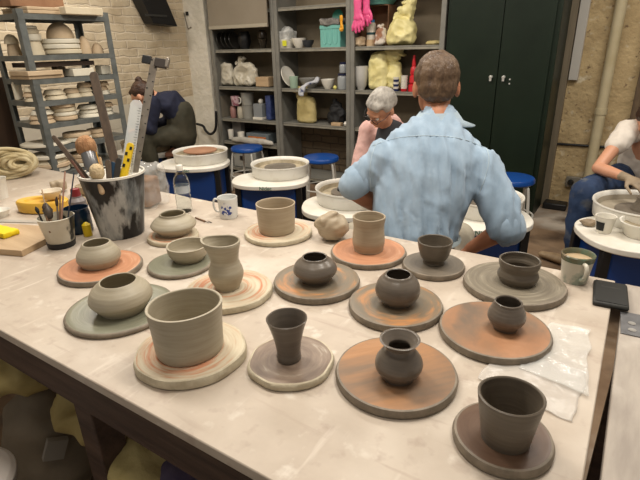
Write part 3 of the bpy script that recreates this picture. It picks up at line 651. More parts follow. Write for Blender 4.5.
# ------------------------------------------------------------------ left shelving unit with moulds
XF = -3.2; Y0, Y1 = 1.675, 2.29; XB = -3.56
lu = empty('mould_shelving', ((XF+XB)/2, (Y0+Y1)/2, 0), 'galvanised slotted steel shelving full of plaster moulds', 'shelving')
for xx in (XF, XB):
    for yy in (Y0, Y1):
        sx = -1 if xx == XF else 1; sy = 1 if yy == Y0 else -1
        mb = MB(); ox, oy = xx-(XF+XB)/2, yy-(Y0+Y1)/2
        mb.box((ox, oy+sy*.02, .86), (.004, .04, 1.72)); mb.box((ox+sx*.02, oy, .86), (.04, .004, 1.72))
        mb.build('upright', m_steel, lu)
SZ = [1.695, 1.46, 1.32, 1.185, 1.045, .895, .72, .45]
for z_ in SZ:
    mb = MB(); w, l = XF-XB, Y1-Y0
    mb.box((0, 0, z_-.003), (w, l, .004)); mb.box((w/2+.002, 0, z_-.016), (.003, l, .032)); mb.box((-w/2-.002, 0, z_-.016), (.003, l, .032)); mb.box((0, l/2, z_-.016), (w, .003, .032)); mb.box((0, -l/2, z_-.016), (w, .003, .032))
    mb.build('shelf', m_steel, lu)
nth = ['bottom', 'second', 'third', 'fourth', 'fifth', 'sixth']
places = {1.695: 'very top', 1.46: 'dome shelf', 1.32: 'shelf below dome', 1.185: 'upright-tray shelf', 1.045: 'shelf above the oval plate', .895: 'oval-plate shelf', .72: 'lowest visible shelf'}
pm = [m_plaster, m_plaster2, m_plaster3]
random.seed(4)
def mould(c, r, h, kind, m, label, ry=None, rz=0, name='plaster_mould', group='plaster moulds on the steel shelving'):
    ry = ry or r; mb = MB()
    if kind == 'disk': prof = [(0, 0), (r*.92, 0), (r, h*.2), (r, h*.8), (r*.95, h), (0, h)]
    elif kind == 'taper': prof = [(0, 0), (r, 0), (r*1.0, h*.15), (r*.8, h*.9), (r*.76, h), (0, h)]
    elif kind == 'bowl': prof = [(0, 0), (r*.6, 0), (r*.95, h*.7), (r, h), (r*.9, h), (r*.5, h*.3), (0, h*.25)]
    elif kind == 'dome': prof = [(0, 0), (r, 0), (r, h*.12)]+[(r*.98*cos(q), h*.12+h*.88*sin(q)) for q in [i*pi/2/9 for i in range(1, 10)]]
    elif kind == 'box': prof = None
    if prof: mb.lathe(prof, 28, wob=.002, seed=random.random()*9, shape=lambda x, y, z, a: (x, y*ry/r, z))
    else: mb.box((0, 0, h/2), (2*r, 2*ry, h))
    o = mb.build(name, m, loc=c, bevel=.004 if kind == 'box' else 0, rz=rz)
    return tag(o, label, 'mould', group)
def stack(px, z_, wpx, hs, kind, where, dx=-.14, mm=None):
    p = pX(px, 60, XF+dx); d_ = depth(Vector((XF+dx, p.y, z_))); 
    q = pX(px, [55, 79, 102, 124, 150, 178, 12][[1.46, 1.32, 1.185, 1.045, .895, .72, 1.695].index(z_)], XF+dx)
    y = q.y; r = wpx*d_/F/2/.95; z = z_+.001; n = len(hs)
    for i, h in enumerate(hs):
        k = kind if isinstance(kind, str) else kind[i]
        if n == 1: lab = 'plaster mould %s, %s' % (where, places[z_])
        else:
            pos = 'topmost' if i == n-1 else ('lowest' if i == 0 else nth[i]+'-lowest')
            lab = '%s mould of the stack %s, %s' % (pos, where, places[z_])
        rr = r*(1-.04*random.random()-(.05*i if k == 'taper' else 0))
        mould((XF+dx+random.uniform(-.008, .008), y+random.uniform(-.006, .006), z), min(rr, .15), h-.001, k, mm or random.choice(pm), lab, ry=rr)
        z += h
stack(50, 1.695, 66, [.022, .018], ['box', 'box'], 'at the left', mm=m_plaster2)
stack(72, 1.695, 40, [.045], 'box', 'near the right end', dx=-.07)
stack(91, 1.695, 14, [.02, .018, .016], 'disk', 'by the right post', dx=-.1)
MB()
bx_ = MB().box((0, 0, .03), (.16, .34, .055)); p = pX(38, 4, XF-.2); tag(bx_.build('wooden_tray', m_card, loc=(XF-.17, p.y-.06, 1.695+.042), bevel=.003), 'brown wooden tray lying on top of the steel shelving', 'tray')
stack(15, 1.46, 13, [.07, .06], ['taper', 'dome'], 'at the left end', dx=-.3)
stack(34, 1.46, 18, [.085, .04, .028, .02], ['taper', 'disk', 'disk', 'disk'], 'beside the left post')
stack(63, 1.46, 34, [.032, .032, .032], 'disk', 'under the dome')
p = pX(63, 50, XF-.14); mould((XF-.14, p.y, 1.46+.099), .085, .10, 'dome', m_plaster2, 'round dome-shaped plaster mould crowning the widest stack', ry=.085)
pw = MB(); pw.box((0, 0, 0), (.0015, .10, .006), 0); 
stack(87, 1.46, 11, [.115], 'dome', 'standing tall right of the dome', dx=-.08, mm=m_plaster2)
stack(99, 1.46, 11, [.07], 'dome', 'small beside the right post', dx=-.08, mm=m_plaster2)
stack(38, 1.32, 34, [.02, .03], 'box', 'at the left', dx=-.10)
stack(61, 1.32, 9, [.065], 'box', 'in the middle', mm=mat('grey_brown_mould', (120, 106, 90), rough=.8))
stack(78, 1.32, 22, [.05], 'box', 'right of the grey-brown block', mm=m_plaster3, dx=-.1)
stack(104, 1.32, 10, [.06], 'box', 'at the right end', dx=-.1, mm=m_plaster3)
tr = MB().box((0, 0, .06), (.02, .055, .115)); p = pX(19, 96, XF-.2); tag(tr.build('upright_tray', m_plaster3, loc=(XF-.24, p.y+.02, 1.186), bevel=.008), 'pale square tray stood on edge at the left of the steel shelving', 'tray')
for px_, w_, n_ in ((36, 18, 3), (56, 20, 2), (74, 15, 2), (87, 15, 3), (105, 12, 3)):
    stack(px_, 1.185, w_, [.030]*n_, 'taper', {36: 'behind the left post', 56: 'left of centre', 74: 'at the centre', 87: 'behind the wooden stick', 105: 'at the right end'}[px_], dx=-.09)
for px_, w_, n_ in ((43, 22, 3), (66, 22, 4), (91, 20, 3), (109, 14, 3)):
    stack(px_, 1.045, w_, [.028]*n_, 'disk' if n_ > 3 else 'taper', {43: 'behind the left post', 66: 'left of centre', 91: 'behind the wooden stick', 109: 'at the right end'}[px_], dx=-.09)
stack(48, .895, 44, [.018], 'disk', 'at the left', mm=m_plaster3, dx=-.14)
stack(80, .895, 24, [.03, .03], 'disk', 'at the centre', dx=-.09)
stack(100, .895, 16, [.03, .03], 'disk', 'toward the right', dx=-.09)
stack(54, .72, 34, [.032, .03, .03, .028], ['disk', 'disk', 'taper', 'disk'], 'at the left', dx=-.12)
stack(86, .72, 26, [.03, .03, .03], 'disk', 'right of centre', dx=-.09)

db = MB().box((0, 0, .014), (.26, .42, .028)).build('dark_board', mat('dark_stained_board', (58, 46, 38), (74, 60, 50), scale=8, rough=.7), loc=(XF-.16, 1.93, 1.388), bevel=.002)
tag(db, 'dark board laid over the blocks just below the dome shelf', 'board')
qa, qb = pX(-30, 120, -3.85), pX(20, 120, -3.85)
tag(MB().box((-3.86, (qa.y+qb.y)/2, .66), (.03, abs(qb.y-qa.y), 1.32)).build('wooden_partition', mat('dark_brown_panel', (56, 40, 28), (74, 54, 38), scale=5, rough=.7, stretch=(4, 4, .5)), bevel=.003), 'dark brown wooden partition standing behind the left end of the slotted shelving', 'partition')
# black vent duct hanging on the brick wall, steel strip beside
dk = empty('black_duct', pX(145, 0, LX+.1), 'black metal duct box hanging down the brick wall', 'duct')
A_, B_, C_, D_ = [pX(x, y, LX+.02) for x, y in ((128, -8), (144, 24), (168, 27), (153, -8))]
dk.location = (LX+.02, A_.y, 1.5)
mb = MB(); mb.prism([(q.y-A_.y, q.z-1.5) for q in (A_, B_, C_, D_)]+[(D_.y-A_.y, 1.2), (0, 1.2)][0:0], 0, .16, f=lambda x, y, z: (z, x, y)); mb.build('duct_box', m_black, dk, bevel=.004)
q1, q2 = pX(145, 15, LX+.185), pX(167, 17, LX+.185)
MB().box((.165, (q1.y+q2.y)/2-A_.y, q1.z-1.5), (.008, q2.y-q1.y, .02)).build('duct_lip', plain('dark_grey_lip', (52, 52, 50), .4), dk)
h1 = pY(184, 13, PYf-.012); h2 = pY(188, 29, PYf-.012); h3 = pY(191, 27, PYf-.012)
wh = empty('wall_hook', h1, 'bent wire hook with a black fixing on the white pier', 'hook')
MB().tube([(0, 0, 0), h2-h1, h3-h1], .006, 6).build('wire', mat('grey_wire', (120, 114, 104), rough=.5), wh)
b1 = pY(187, 13.5, PYf-.01); MB().box(b1-h1, (.03, .02, .04)).build('fixing', m_black, wh)
cp = [pY(x, y, 4.33) for x, y in ((197, 124), (203, 126), (206, 131), (210, 134), (214, 132), (216, 126), (216, 112))]
tag(MB().tube(catm([c for c in cp], 5), .016, 8).build('black_cable', m_black), 'thick black cable curling at the foot of the white pier', 'cable')

# ------------------------------------------------------------------ back shelving: three bays
SYF = 4.43; SD = .42
bx = [-4.366, -3.4186, -2.4928, -1.545]
shz = [1.855, 1.461, 1.051, .68, .40, .08]
labs = ['left bay of the grey steel shelves, partly behind the hanging grey panel', 'middle bay of the grey steel shelves, with teal crate', 'right bay of the grey steel shelves, next to the dark green cabinet']
for i in range(3):
    x0, x1 = bx[i], bx[i+1]; w = x1-x0
    e = empty('steel_shelving', ((x0+x1)/2, SYF, 0), labs[i], 'shelving', 'grey steel shelving bays along the back wall')
    for sx in (-1, 1):
        X_ = sx*(w/2-.024)
        MB().box((X_, .012, 1.1), (.044, .024, 2.2)).build('upright', m_shelf, e, bevel=.002)
        MB().box((sx*(w/2-.008), SD/2+.012, 1.1), (.006, SD-.03, 2.2)).build('side_panel', m_shelf, e)
    for k, z_ in enumerate(shz):
        if i == 0 and k == 0: pass
        if i == 1 and k == 4: continue
        if i == 2 and k == 0: zz = 2.0
        else: zz = z_
        mb = MB(); mb.box((0, SD/2+.01, zz-.006), (w-.03, SD-.02, .008)); s_ = mb.build('shelf', m_shelf, e)
        MB().box((0, .026, zz-.016), (w-.096, .006, .034)).build('shelf_edge', m_shelf_edge, s_)
    MB().box((0, SD-.01, 1.45), (w-.02, .008, 1.5)).build('back_panel', m_shelf_back, e)
# hanging grey panel in front of left bay
g1, g2, g3 = pY(210, 30, SYF-.05), pY(268, 27, SYF-.05), pY(204, 0, SYF-.05)
gp = empty('hanging_screen', (g1.x, SYF-.05, 0), 'flat taupe screen covering the top of the left shelving bay', 'panel')
wd = g2.x-g1.x
MB().box((wd/2, 0, (g1.z+2.25)/2), (wd, .02, 2.25-g1.z)).build('board', mat('taupe_board', (134, 124, 108), (142, 132, 116), scale=2, rough=.6), gp, bevel=.003)
MB().box((wd/2, -.014, g1.z+.02), (wd, .012, .035)).build('lower_lip', mat('lip_metal', (166, 158, 140), rough=.5), gp, bevel=.003)

# shelf contents --------------------------------------------------
IY = SYF+.15
def sx_(px, py, Yv=IY): return pY(px, py, Yv)
def on(px, z_, Yv=IY):   # x of a thing seen at column px standing on shelf z_
    y_ = {1.461: 47, 1.051: 86, .68: 119, .40: 145, 1.855: 5, 2.0: 0}[z_]; p = pY(px, y_, Yv); return Vector((p.x, Yv, z_+.0)), depth((p.x, Yv, z_))/F
def lathe_thing(px, z_, wpx, hpx, prof, m, name, label, cat, Yv=IY, group=None, wob=0, dz=0, seg=28):
    p, k = on(px, z_, Yv); r = wpx*k/2; h = hpx*k*1.02
    mb = MB(); mb.lathe([(a*r, b*h) for a, b in prof], seg, wob=wob)
    return tag(mb.build(name, m, loc=p+Vector((0, 0, dz))), label, cat, group), k
BOWL = [(0, 0), (.45, 0), (.5, .06), (.85, .6), (1, 1), (.94, 1), (.78, .6), (.4, .14), (0, .12)]
CUP = [(0, 0), (.8, 0), (.86, .05), (1, 1), (.9, 1), (.78, .1), (0, .1)]
JAR = [(0, 0), (.9, 0), (1, .04), (1, .8), (.85, .86), (.85, 1), (0, 1)]
m_dkp = plain('dark_glazed_plate', (56, 54, 50), .3)
for k_ in range(4):
    px_ = 222+4*k_; p, k = on(px_, 1.461); r = .095
    mb = MB(); mb.lathe([(0, 0), (r*.7, .004), (r, .016), (r*.98, .02), (r*.68, .009), (0, .006)], 36, R=Matrix.Rotation(radians(78), 3, 'Y') @ Matrix.Identity(3))
    tag(mb.build('dark_plate', m_dkp, loc=(p.x, p.y, 1.461+.096)), ['first', 'second', 'third', 'fourth'][k_]+' from the left of four dark plates stood on edge', 'plate', 'dark plates stood on edge')
lathe_thing(245, 1.461, 13, 16, [(0, 0), (.6, 0), (1, .4), (1, .7), (.7, 1), (.6, 1), (.8, .7), (0, .2)], m_black, 'black_pot', 'black round pot right of the upright dark plates', 'pot')
o, k = lathe_thing(263, 1.461, 9.5, 9, BOWL[:5]+[(.9, 1), (0, .9)], plain('dark_brown_glaze', (44, 38, 30), .25), 'brown_bowl', 'lower of two dark brown bowls stacked under the grey panel', 'bowl', SYF+.1)
lathe_thing(263, 1.461, 9, 8, [(0, 0), (.9, .1), (1, .5), (.7, 1), (0, 1)], plain('dark_brown_glaze2', (50, 42, 34), .25), 'brown_bowl', 'upper of two dark brown bowls stacked under the grey panel', 'bowl', SYF+.1, dz=9.2*k)
def bag(px, z_, wpx, hpx, m, label, amp=.02, sc=9, seed=0, Yv=IY, name='plastic_bag', dpt=.10, cat='bag', top=None, vox=.009):
    p, k = on(px, z_, Yv); w, h = wpx*k, hpx*k; mb = MB()
    hb = h*.86 if top else h
    prof = [(0, 0), (.40, 0), (.5, .06), (.5, .45), (.47, .7), (.36, .92), (.15, 1), (0, 1)]
    mb.lathe([(a*w, b*hb) for a, b in prof], 26, shape=lambda x, y, z, a: (w*.5*(abs(x)/(w*.5))**.75*(1 if x > 0 else -1) if abs(x) > 1e-6 else 0, y*dpt/w, z))
    if top:
        for (tx, tz, tr) in top:
            R2 = Matrix.Rotation(tx*3+seed, 3, 'Y'); mb.ball((tx*w, 0, tz*h), (tr*w, tr*w*.5, tr*w*.75), seg=16, R=R2)
            for q in range(3):
                a = seed+q*2.1; mb.tube([(tx*w, 0, tz*h), (tx*w+cos(a)*tr*w*1.1, -.01, tz*h+sin(a)*tr*w*1.1)], [(tr*w*.3, .012), (tr*w*.55, .008)], 8)
    m2 = remesh(mb, vox, 2, crumple(amp, sc, seed))
    zmin = min(v[2] for v in m2.v); m2.v = [(a, b, c-zmin) for a, b, c in m2.v]
    return tag(m2.build(name, m, loc=(p.x, p.y, z_+.001), ang=50), label, cat)
m_milky = mat('milky_plastic', (184, 176, 156), (206, 200, 184), scale=7, rough=.3, bump=.5, bscale=16, bdist=.01)
bag(228, 1.051, 16, 20, m_milky, 'crumpled whitish bag at the left end of the left bay', .012, 11, 1)
bag(246, 1.051, 30, 22, m_milky, 'larger translucent knotted bag in the middle of the left bay', .02, 12, 5, top=[(-.15, .85, .2)])
p, k = on(266, 1.051); tag(MB().box((0, 0, 5*k), (16*k, .14, 9*k)).build('cardboard_box', m_wood, loc=(p.x, p.y, 1.052), bevel=.003), 'small tan box with writing beside the translucent bags', 'box')
p, k = on(221, .68); tag(MB().box((0, 0, 12*k), (.05, .2, 24*k), radians(0)).build('box_file', plain('pale_file', (170, 168, 160), .6), loc=(p.x, p.y, .681), bevel=.003), 'upright pale box file at the left end of the jar shelf', 'file')
p, k = on(227, .68); tag(MB().box((0, 0, 10*k), (.012, .18, 20*k)).build('thin_book', plain('grey_book', (130, 122, 108), .6), loc=(p.x, p.y, .681)), 'thin grey book standing next to the pale box file', 'book')
o, k = lathe_thing(234, .68, 6, 11, JAR, plain('red_label_jar', (150, 110, 104), .4), 'small_jar', 'small reddish jar under the pink mug', 'jar', SYF+.1)
lathe_thing(241, .68, 6, 11, JAR, plain('pale_jar', (176, 168, 150), .4), 'small_jar', 'small pale jar with red top beside the reddish jar', 'jar', SYF+.1)
pmg = empty('pink_mug', on(237, .68, SYF+.1)[0]+Vector((0, 0, 12*k)), 'pink patterned mug standing on the small jars', 'mug')
MB().lathe([(a*4.5*k, b*9*k) for a, b in CUP], 28).build('mug_body', mat('pink_pattern', (196, 168, 172), (150, 90, 104), scale=30, rough=.3, lo=.5, hi=.55), pmg)
MB().tube(catm([(4.2*k, 0, 7.5*k), (6.6*k, 0, 7*k), (6.6*k, 0, 3*k), (3.9*k, 0, 2*k)], 5), .006, 8).build('handle', m_white, pmg)
m_gtub = plain('grey_white_tub', (146, 144, 136), .4)
o, k = lathe_thing(249, .68, 12, 12, [(0, 0), (.9, 0), (1, .9), (1.04, 1), (0, 1)], m_gtub, 'plastic_tub', 'lower of two stacked grey-white tubs on the jar shelf', 'tub')
lathe_thing(249, .68, 12.6, 12, [(0, 0), (.9, 0), (1, .9), (1.05, 1), (0, 1)], m_gtub, 'plastic_tub', 'upper of two stacked grey-white tubs on the jar shelf', 'tub', dz=12.6*k)
p, k = on(262, .68); jb = empty('clear_box', p+Vector((0, 0, .001)), 'clear plastic box with a white base and odds inside', 'box')
MB().box((0, 0, 8*k), (11*k, .14, 14*k)).build('box_body', plain('smoky_plastic', (134, 138, 140), .25), jb, bevel=.004); MB().box((0, -.01, 1.2*k), (12*k, .15, 2.4*k)).build('base', m_white, jb, bevel=.003)
MB().ball((0, 0, 17*k), (2.6*k, 2.6*k, 2.6*k), seg=14).build('bottle_stopper', m_white, jb)
p, k = on(272, .68); tag(MB().box((0, 0, 12*k), (6*k, .12, 23*k)).build('blue_carton', mat('blue_pattern_card', (34, 48, 96), (70, 84, 130), scale=26, rough=.5), loc=(p.x, p.y, .681), bevel=.003), 'dark blue patterned carton at the right end of the jar shelf', 'carton')
lathe_thing(232, .40, 6, 9, CUP, m_white, 'white_cup', 'white paper cup left of the carton above the blue stool', 'cup', SYF+.08, dz=.02)
lathe_thing(242, .40, 7, 8, CUP, m_white, 'white_cup', 'white paper cup under the red-topped carton', 'cup', SYF+.06, dz=.02)
p, k = on(240, .40, SYF+.2); tag(MB().box((0, 0, 10*k), (11*k, .08, 20*k)).build('paper_carton', plain('grey_print_card', (150, 146, 142), .6), loc=(p.x, p.y, .401), bevel=.002), 'printed grey carton behind the white cups', 'carton')
p, k = on(263, .40, SYF+.16); tb2 = empty('tool_tray', p+Vector((0, 0, .001)), 'grey tray with orange contents low in the left bay', 'tray')
MB().box((0, 0, 5*k), (28*k, .2, 9*k)).build('tray_body', plain('blue_grey_plastic', (104, 112, 116), .4), tb2, bevel=.006); MB().box((0, -.104, 4*k), (22*k, .012, 5*k)).build('orange_contents', mat('orange_plastic', (196, 112, 36), (172, 92, 30), scale=9, rough=.5), tb2, bevel=.004)
bag(252, .40, 54, 5, mat('white_paper', (176, 172, 162), (190, 186, 176), rough=.7, scale=5), 'crumpled whitish paper sheet hanging off the low shelf edge', .005, 12, 2, Yv=SYF+.02, name='paper_sheet', dpt=.07, cat='paper')
p, k = on(247, .40, SYF+.12); st = empty('storage_box', (p.x, SYF+.18, .081), 'grey-white storage box with a black latch on the lowest shelf', 'box')
MB().box((0, 0, .10), (.36, .26, .2)).build('box_body', plain('grey_storage', (150, 150, 144), .5), st, bevel=.01); MB().box((-.03, -.135, .12), (.07, .012, .05)).build('latch', m_black, st, bevel=.004)

# middle bay
p, k = on(286, 1.461); wbk = empty('white_basket', p+Vector((0, 0, .001)), 'white tub with a yellow label under folded netting in the middle bay', 'basket')
MB().lathe([(0, 0), (.9*9*k, 0), (1*10*k, 8*k), (0, 8*k)], 30).build('tub_body', m_white, wbk)
mb = MB(); mb.box((0, 0, 11*k), (18*k, .16, 8*k)); mb.ball((2*k, 0, 15*k), (6*k, .06, 4*k)); remesh(mb, .01, 4, crumple(.01, 14, 2)).build('netting', mat('grey_white_net', (170, 170, 166), (196, 196, 192), scale=40, rough=.7), wbk)
MB().box((5*k, -10*k*.9, 4.5*k), (4*k, .012, 5*k), .5).build('yellow_label', plain('lime_yellow', (206, 206, 40), .5), wbk)
lathe_thing(299, 1.461, 15, 9, BOWL, m_white, 'white_bowl', 'white footed bowl beside the dark bowl in the middle bay', 'bowl', SYF+.1)
lathe_thing(308, 1.461, 13, 7, BOWL, plain('slate_glaze', (58, 60, 64), .3), 'dark_bowl', 'dark slate bowl right of the white footed bowl', 'bowl', SYF+.13)
p, k = on(336, 1.461, SYF+.14); cr = empty('teal_crate', p+Vector((0, 0, .001)), 'teal ribbed plastic crate on the middle bay shelf', 'crate')
mb = MB(); w_, h_, d_ = 22*k, 20*k, .22
mb.box((0, 0, .004), (w_, d_, .008)); mb.box((0, d_/2, h_/2), (w_, .008, h_)); mb.box((0, -d_/2, h_/2), (w_, .008, h_)); mb.box((-w_/2, 0, h_/2), (.008, d_, h_)); mb.box((w_/2, 0, h_/2), (.008, d_, h_))
mb.box((0, -d_/2-.004, h_-.02), (w_+.01, .012, .03))
for q in (-.27, 0, .27): mb.tube([(q*w_-.022, -d_/2-.004, h_*.78), (q*w_-.022, -d_/2-.004, h_*.22), (q*w_, -d_/2-.004, h_*.13), (q*w_+.022, -d_/2-.004, h_*.22), (q*w_+.022, -d_/2-.004, h_*.78)], .005, 6)
mb.build('crate_body', m_teal, cr)
mb = MB(); mb.box((0, -.02, h_+.01), (w_*.95, d_, .05)); mb.ball((-.03, -.06, h_+.03), (.05, .05, .03))
tag(remesh(mb, .01, 3, crumple(.012, 14, 4)).build('grey_rag', mat('grey_rag_cloth', (96, 92, 88), (150, 146, 140), scale=12, rough=.9), loc=(p.x, p.y, 1.475)), 'grey rag heaped over the teal crate', 'rag')
mb = MB(); mb.lathe([(0, 0), (.055, 0), (.06, .006), (.06, .012), (0, .012)], 30, R=Matrix.Rotation(radians(75), 3, 'X')); tag(mb.build('teal_disc', m_teal2, loc=(p.x+.01, p.y+.03, 1.461+h_+.085)), 'round dark teal disc stood in the crate behind the grey rag', 'disc')
def glove(base, scale, m, label, down=True):
    b = Vector(base); s = -1 if down else 1; mb = MB()
    mb.tube([b, b+Vector((0, 0, s*.16*scale)), b+Vector((.005, 0, s*.22*scale))], [(.042*scale, .018*scale), (.034*scale, .016*scale), (.046*scale, .018*scale)], 14, lat=(1, 0, 0))
    q = b+Vector((0, 0, s*.24*scale))
    for i, (dx, L_) in enumerate(((-.036, .07), (-.013, .085), (.012, .08), (.034, .065))):
        mb.tube([q+Vector((dx*scale*.8, 0, 0)), q+Vector((dx*1.2*scale, -.004, s*L_*scale*.6)), q+Vector((dx*1.3*scale, .004, s*L_*scale))], .0105*scale, 8)
    mb.tube([b+Vector((.03*scale, 0, s*.19*scale)), b+Vector((.058*scale, -.01, s*.235*scale)), b+Vector((.062*scale, -.01, s*.275*scale))], .0115*scale, 8)
    return tag(remesh(mb, .006*max(.8, scale), 2, crumple(.0025, 22, 1)).build('rubber_glove', m, ang=70), label, 'glove')
gq = pY(342, 16, SYF+.01); glove((gq.x, SYF-.003, gq.z), .42, plain('orange_rubber', (226, 160, 40), .4), 'orange-yellow rubber glove hanging over the teal crate')
m_pinkg = plain('pink_rubber', (224, 88, 140), .35)
gq = pY(357, 0, SYF-.06); glove((gq.x+.0, SYF-.045, gq.z+.10), 1.15, m_pinkg, 'front one of two hanging long pink rubber gloves')
gq = pY(361, 0, SYF-.04); glove((gq.x+.035, SYF-.004, gq.z+.12), 1.05, m_pinkg, 'rear one of two hanging long pink rubber gloves')
# second shelf middle
p, k = on(285, 1.051, SYF+.12); mb = MB(); r = 10.5*k; mb.lathe([(0, 0), (r*.7, .004), (r, .02), (r*.97, .026), (r*.68, .012), (0, .008)], 40, R=Matrix.Rotation(radians(68), 3, 'Y')); tag(mb.build('big_plate', m_white, loc=(p.x+.035, p.y, 1.051+r*.95)), 'large white plate leaning against the left side of the middle bay', 'plate')
lathe_thing(294, 1.051, 9, 11, CUP, plain('pale_green_glaze', (156, 180, 160), .3), 'green_cup', 'pale green cup beside the leaning white plate', 'cup', SYF+.08)
lathe_thing(310, 1.051, 22, 9, BOWL, plain('grey_glaze', (150, 148, 142), .35), 'grey_bowl', 'wide grey bowl half covered by a patterned rag', 'bowl', SYF+.2)
lathe_thing(328, 1.051, 14, 9, BOWL, m_white, 'white_bowl', 'white bowl left of the clip-top jars', 'bowl', SYF+.12)
lathe_thing(335, 1.051, 4, 4, [(0, 0), (.6, .1), (1, .5), (.6, .9), (0, 1)], plain('lemon_yellow_ball', (214, 206, 112), .5), 'yellow_ball', 'tiny yellow ball at the shelf edge by the jars', 'ball', SYF+.05)
p, k = on(312, 1.051, SYF+.06); mb = MB(); mb.tube(catm([(5*k, .03, 8*k), (2*k, .0, 5*k), (-4*k, -.09, 2*k), (-7*k, -.115, -6*k)], 4), [(.035, .015)]*13, 10, lat=(1, 0, .3))
tag(remesh(mb, .009, 3, crumple(.008, 16, 9)).build('patterned_rag', mat('blue_white_print', (186, 188, 194), (90, 98, 130), scale=22, rough=.9, lo=.5, hi=.6), loc=(p.x, p.y, 1.051+.012)), 'blue and white patterned rag hanging off the shelf edge', 'rag')
for px_, w_, h_, dz_, lb in ((343, 11, 13, 0, 'lower clip-top glass jar at the right of the middle bay'), (343.5, 8, 8, 15.5, 'small clip-top glass jar stacked on the larger jar')):
    p, k = on(px_, 1.051, SYF+.12); j = empty('clip_top_jar', p+Vector((0, 0, .001+dz_*k)), lb, 'jar', 'clip-top jars')
    MB().lathe([(0, 0), (.48*w_*k, 0), (.5*w_*k, .1*h_*k), (.5*w_*k, .85*h_*k), (.42*w_*k, h_*k), (0, h_*k)], 24).build('jar_body', plain('jar_glass', (150, 154, 156), .15), j)
    MB().lathe([(0, h_*k), (.46*w_*k, h_*k), (.46*w_*k, (h_+1.8)*k), (0, (h_+2)*k)], 24).build('lid', plain('navy_seal', (34, 38, 66), .3), j)
# paper bag, black pot, block
bag(307, .68, 22, 29, m_yel2, 'tall straw-yellow paper bag with folded top in the middle bay', .005, 10, 3, Yv=SYF+.13, name='paper_bag', dpt=.13, top=[(-.22, .95, .36), (-.4, 1.0, .22)])
bag(337, .68, 19, 18, plain('black_cloth', (22, 22, 24), .7), 'black bundled cloth right of the straw-yellow bag', .014, 12, 6, Yv=SYF+.15, name='black_cloth_bundle', cat='cloth', top=[(0, .85, .3)])
p, k = on(337, .68, SYF+.06); tag(MB().box((0, 0, 1.6*k), (11*k, .06, 3*k)).build('wood_block', m_wood, loc=(p.x, p.y, .681), bevel=.003), 'small pale wooden block at the front of the middle bay', 'block')
lathe_thing(346, .68, 5, 5, [(0, 0), (.6, .1), (1, .5), (.6, .9), (0, 1)], m_white, 'white_ball', 'white ball beside the pale wooden block', 'ball', SYF+.06)
# right bay
IZ = 1.461
p, k = on(378, IZ, SYF+.28); cbx = empty('cardboard_box', p+Vector((0, 0, .001)), 'open brown cardboard box behind the yellow bag on the right bay', 'box')
mb = MB(); w_, h_ = 30*k, 36*k
mb.box((0, .1, h_/2), (w_, .006, h_)); mb.box((-w_/2, 0, h_/2), (.006, .2, h_)); mb.box((w_/2, 0, h_/2), (.006, .2, h_)); mb.box((0, 0, .003), (w_, .2, .006)); mb.box((0, 0, h_), (w_, .2, .006)); mb.build('box_body', m_card, cbx)
mb = MB(); r = 17*k; mb.lathe([(0, 0), (r*.75, 0), (r*.8, .01), (r, .05), (r*1.04, .053), (r*1.04, .058), (r*.97, .056), (r*.72, .01), (0, .008)], 36)
tag(mb.build('teal_basin', m_teal, loc=(p.x+.02, p.y-.02, IZ+h_+.008)), 'teal washing-up basin on top of the brown cardboard box', 'basin')
p, k = on(371, IZ, SYF+.1); sb = empty('spray_can', p+Vector((0, 0, .001)), 'white cylindrical bottle with blue cap and tan base behind the pink gloves', 'bottle')
MB().lathe([(0, 0), (4.4*k, 0), (4.4*k, 20*k), (3.6*k, 21.5*k), (0, 21.5*k)], 26).build('bottle_body', plain('white_plastic', (214, 206, 190), .4), sb)
MB().lathe([(0, 21.5*k), (3.2*k, 21.5*k), (3.2*k, 24*k), (0, 24.3*k)], 24).build('cap', plain('blue_cap', (40, 120, 176), .4), sb)
MB().lathe([(4.42*k, 10.5*k), (4.55*k, 10.6*k), (4.55*k, 12.6*k), (4.42*k, 12.7*k)], 26).build('dark_band', plain('dark_band', (40, 70, 74), .4), sb)
MB().lathe([(4.42*k, .3*k), (4.6*k, .4*k), (4.6*k, 6*k), (4.42*k, 6.2*k)], 26).build('tan_base', m_wood, sb)
bag(360, IZ, 13, 7, m_plaster2, 'small beige rag ball under the pink gloves', .01, 16, 2, Yv=SYF+.08, name='beige_rag', cat='rag', dpt=.08)
bag(381, IZ, 12, 16, mat('brown_white_cloth', (150, 108, 84), (206, 196, 184), scale=5, rough=.9, lo=.45, hi=.5), 'white and brown rag bundle beside the blue-capped bottle', .012, 14, 7, Yv=SYF+.08, name='rag_bundle', cat='rag', dpt=.09, top=[(0, .95, .25)])
bag(401, IZ, 27, 27, m_yel, 'crumpled pale yellow bag tied in a big knot on the right bay', .016, 9, 1, Yv=SYF+.12, dpt=.18, top=[(-.1, .85, .22), (.24, 1.12, .30), (.34, 1.32, .24)], vox=.010)
bag(435, IZ, 18, 3, m_yel2, 'flat strip of yellowish paper at the right end of the shelf', .004, 12, 2, Yv=SYF+.12, name='paper_strip', cat='paper', dpt=.16)
IZ = 1.051
lathe_thing(361, IZ, 15, 22, [(0, 0), (.5, 0), (.55, .08), (.8, .2), (.95, .6), (1, 1), (.94, 1), (.88, .6), (.5, .2), (0, .15)], mat('translucent_white', (196, 194, 188), (180, 178, 172), scale=4, rough=.4), 'white_vase', 'tall translucent white tub on the right bay', 'tub', SYF+.12)
bag(379, IZ, 20, 34, m_yel, 'upright pale yellow sack with draped folds beside the white tub', .012, 10, 4, Yv=SYF+.16, dpt=.15)
bag(392, IZ, 20, 28, m_yel, 'yellow bag with open drooping mouth beside the striped cups', .014, 9, 8, Yv=SYF+.2, dpt=.12, top=[(-.1, 1.1, .42), (.2, 1.2, .40)])
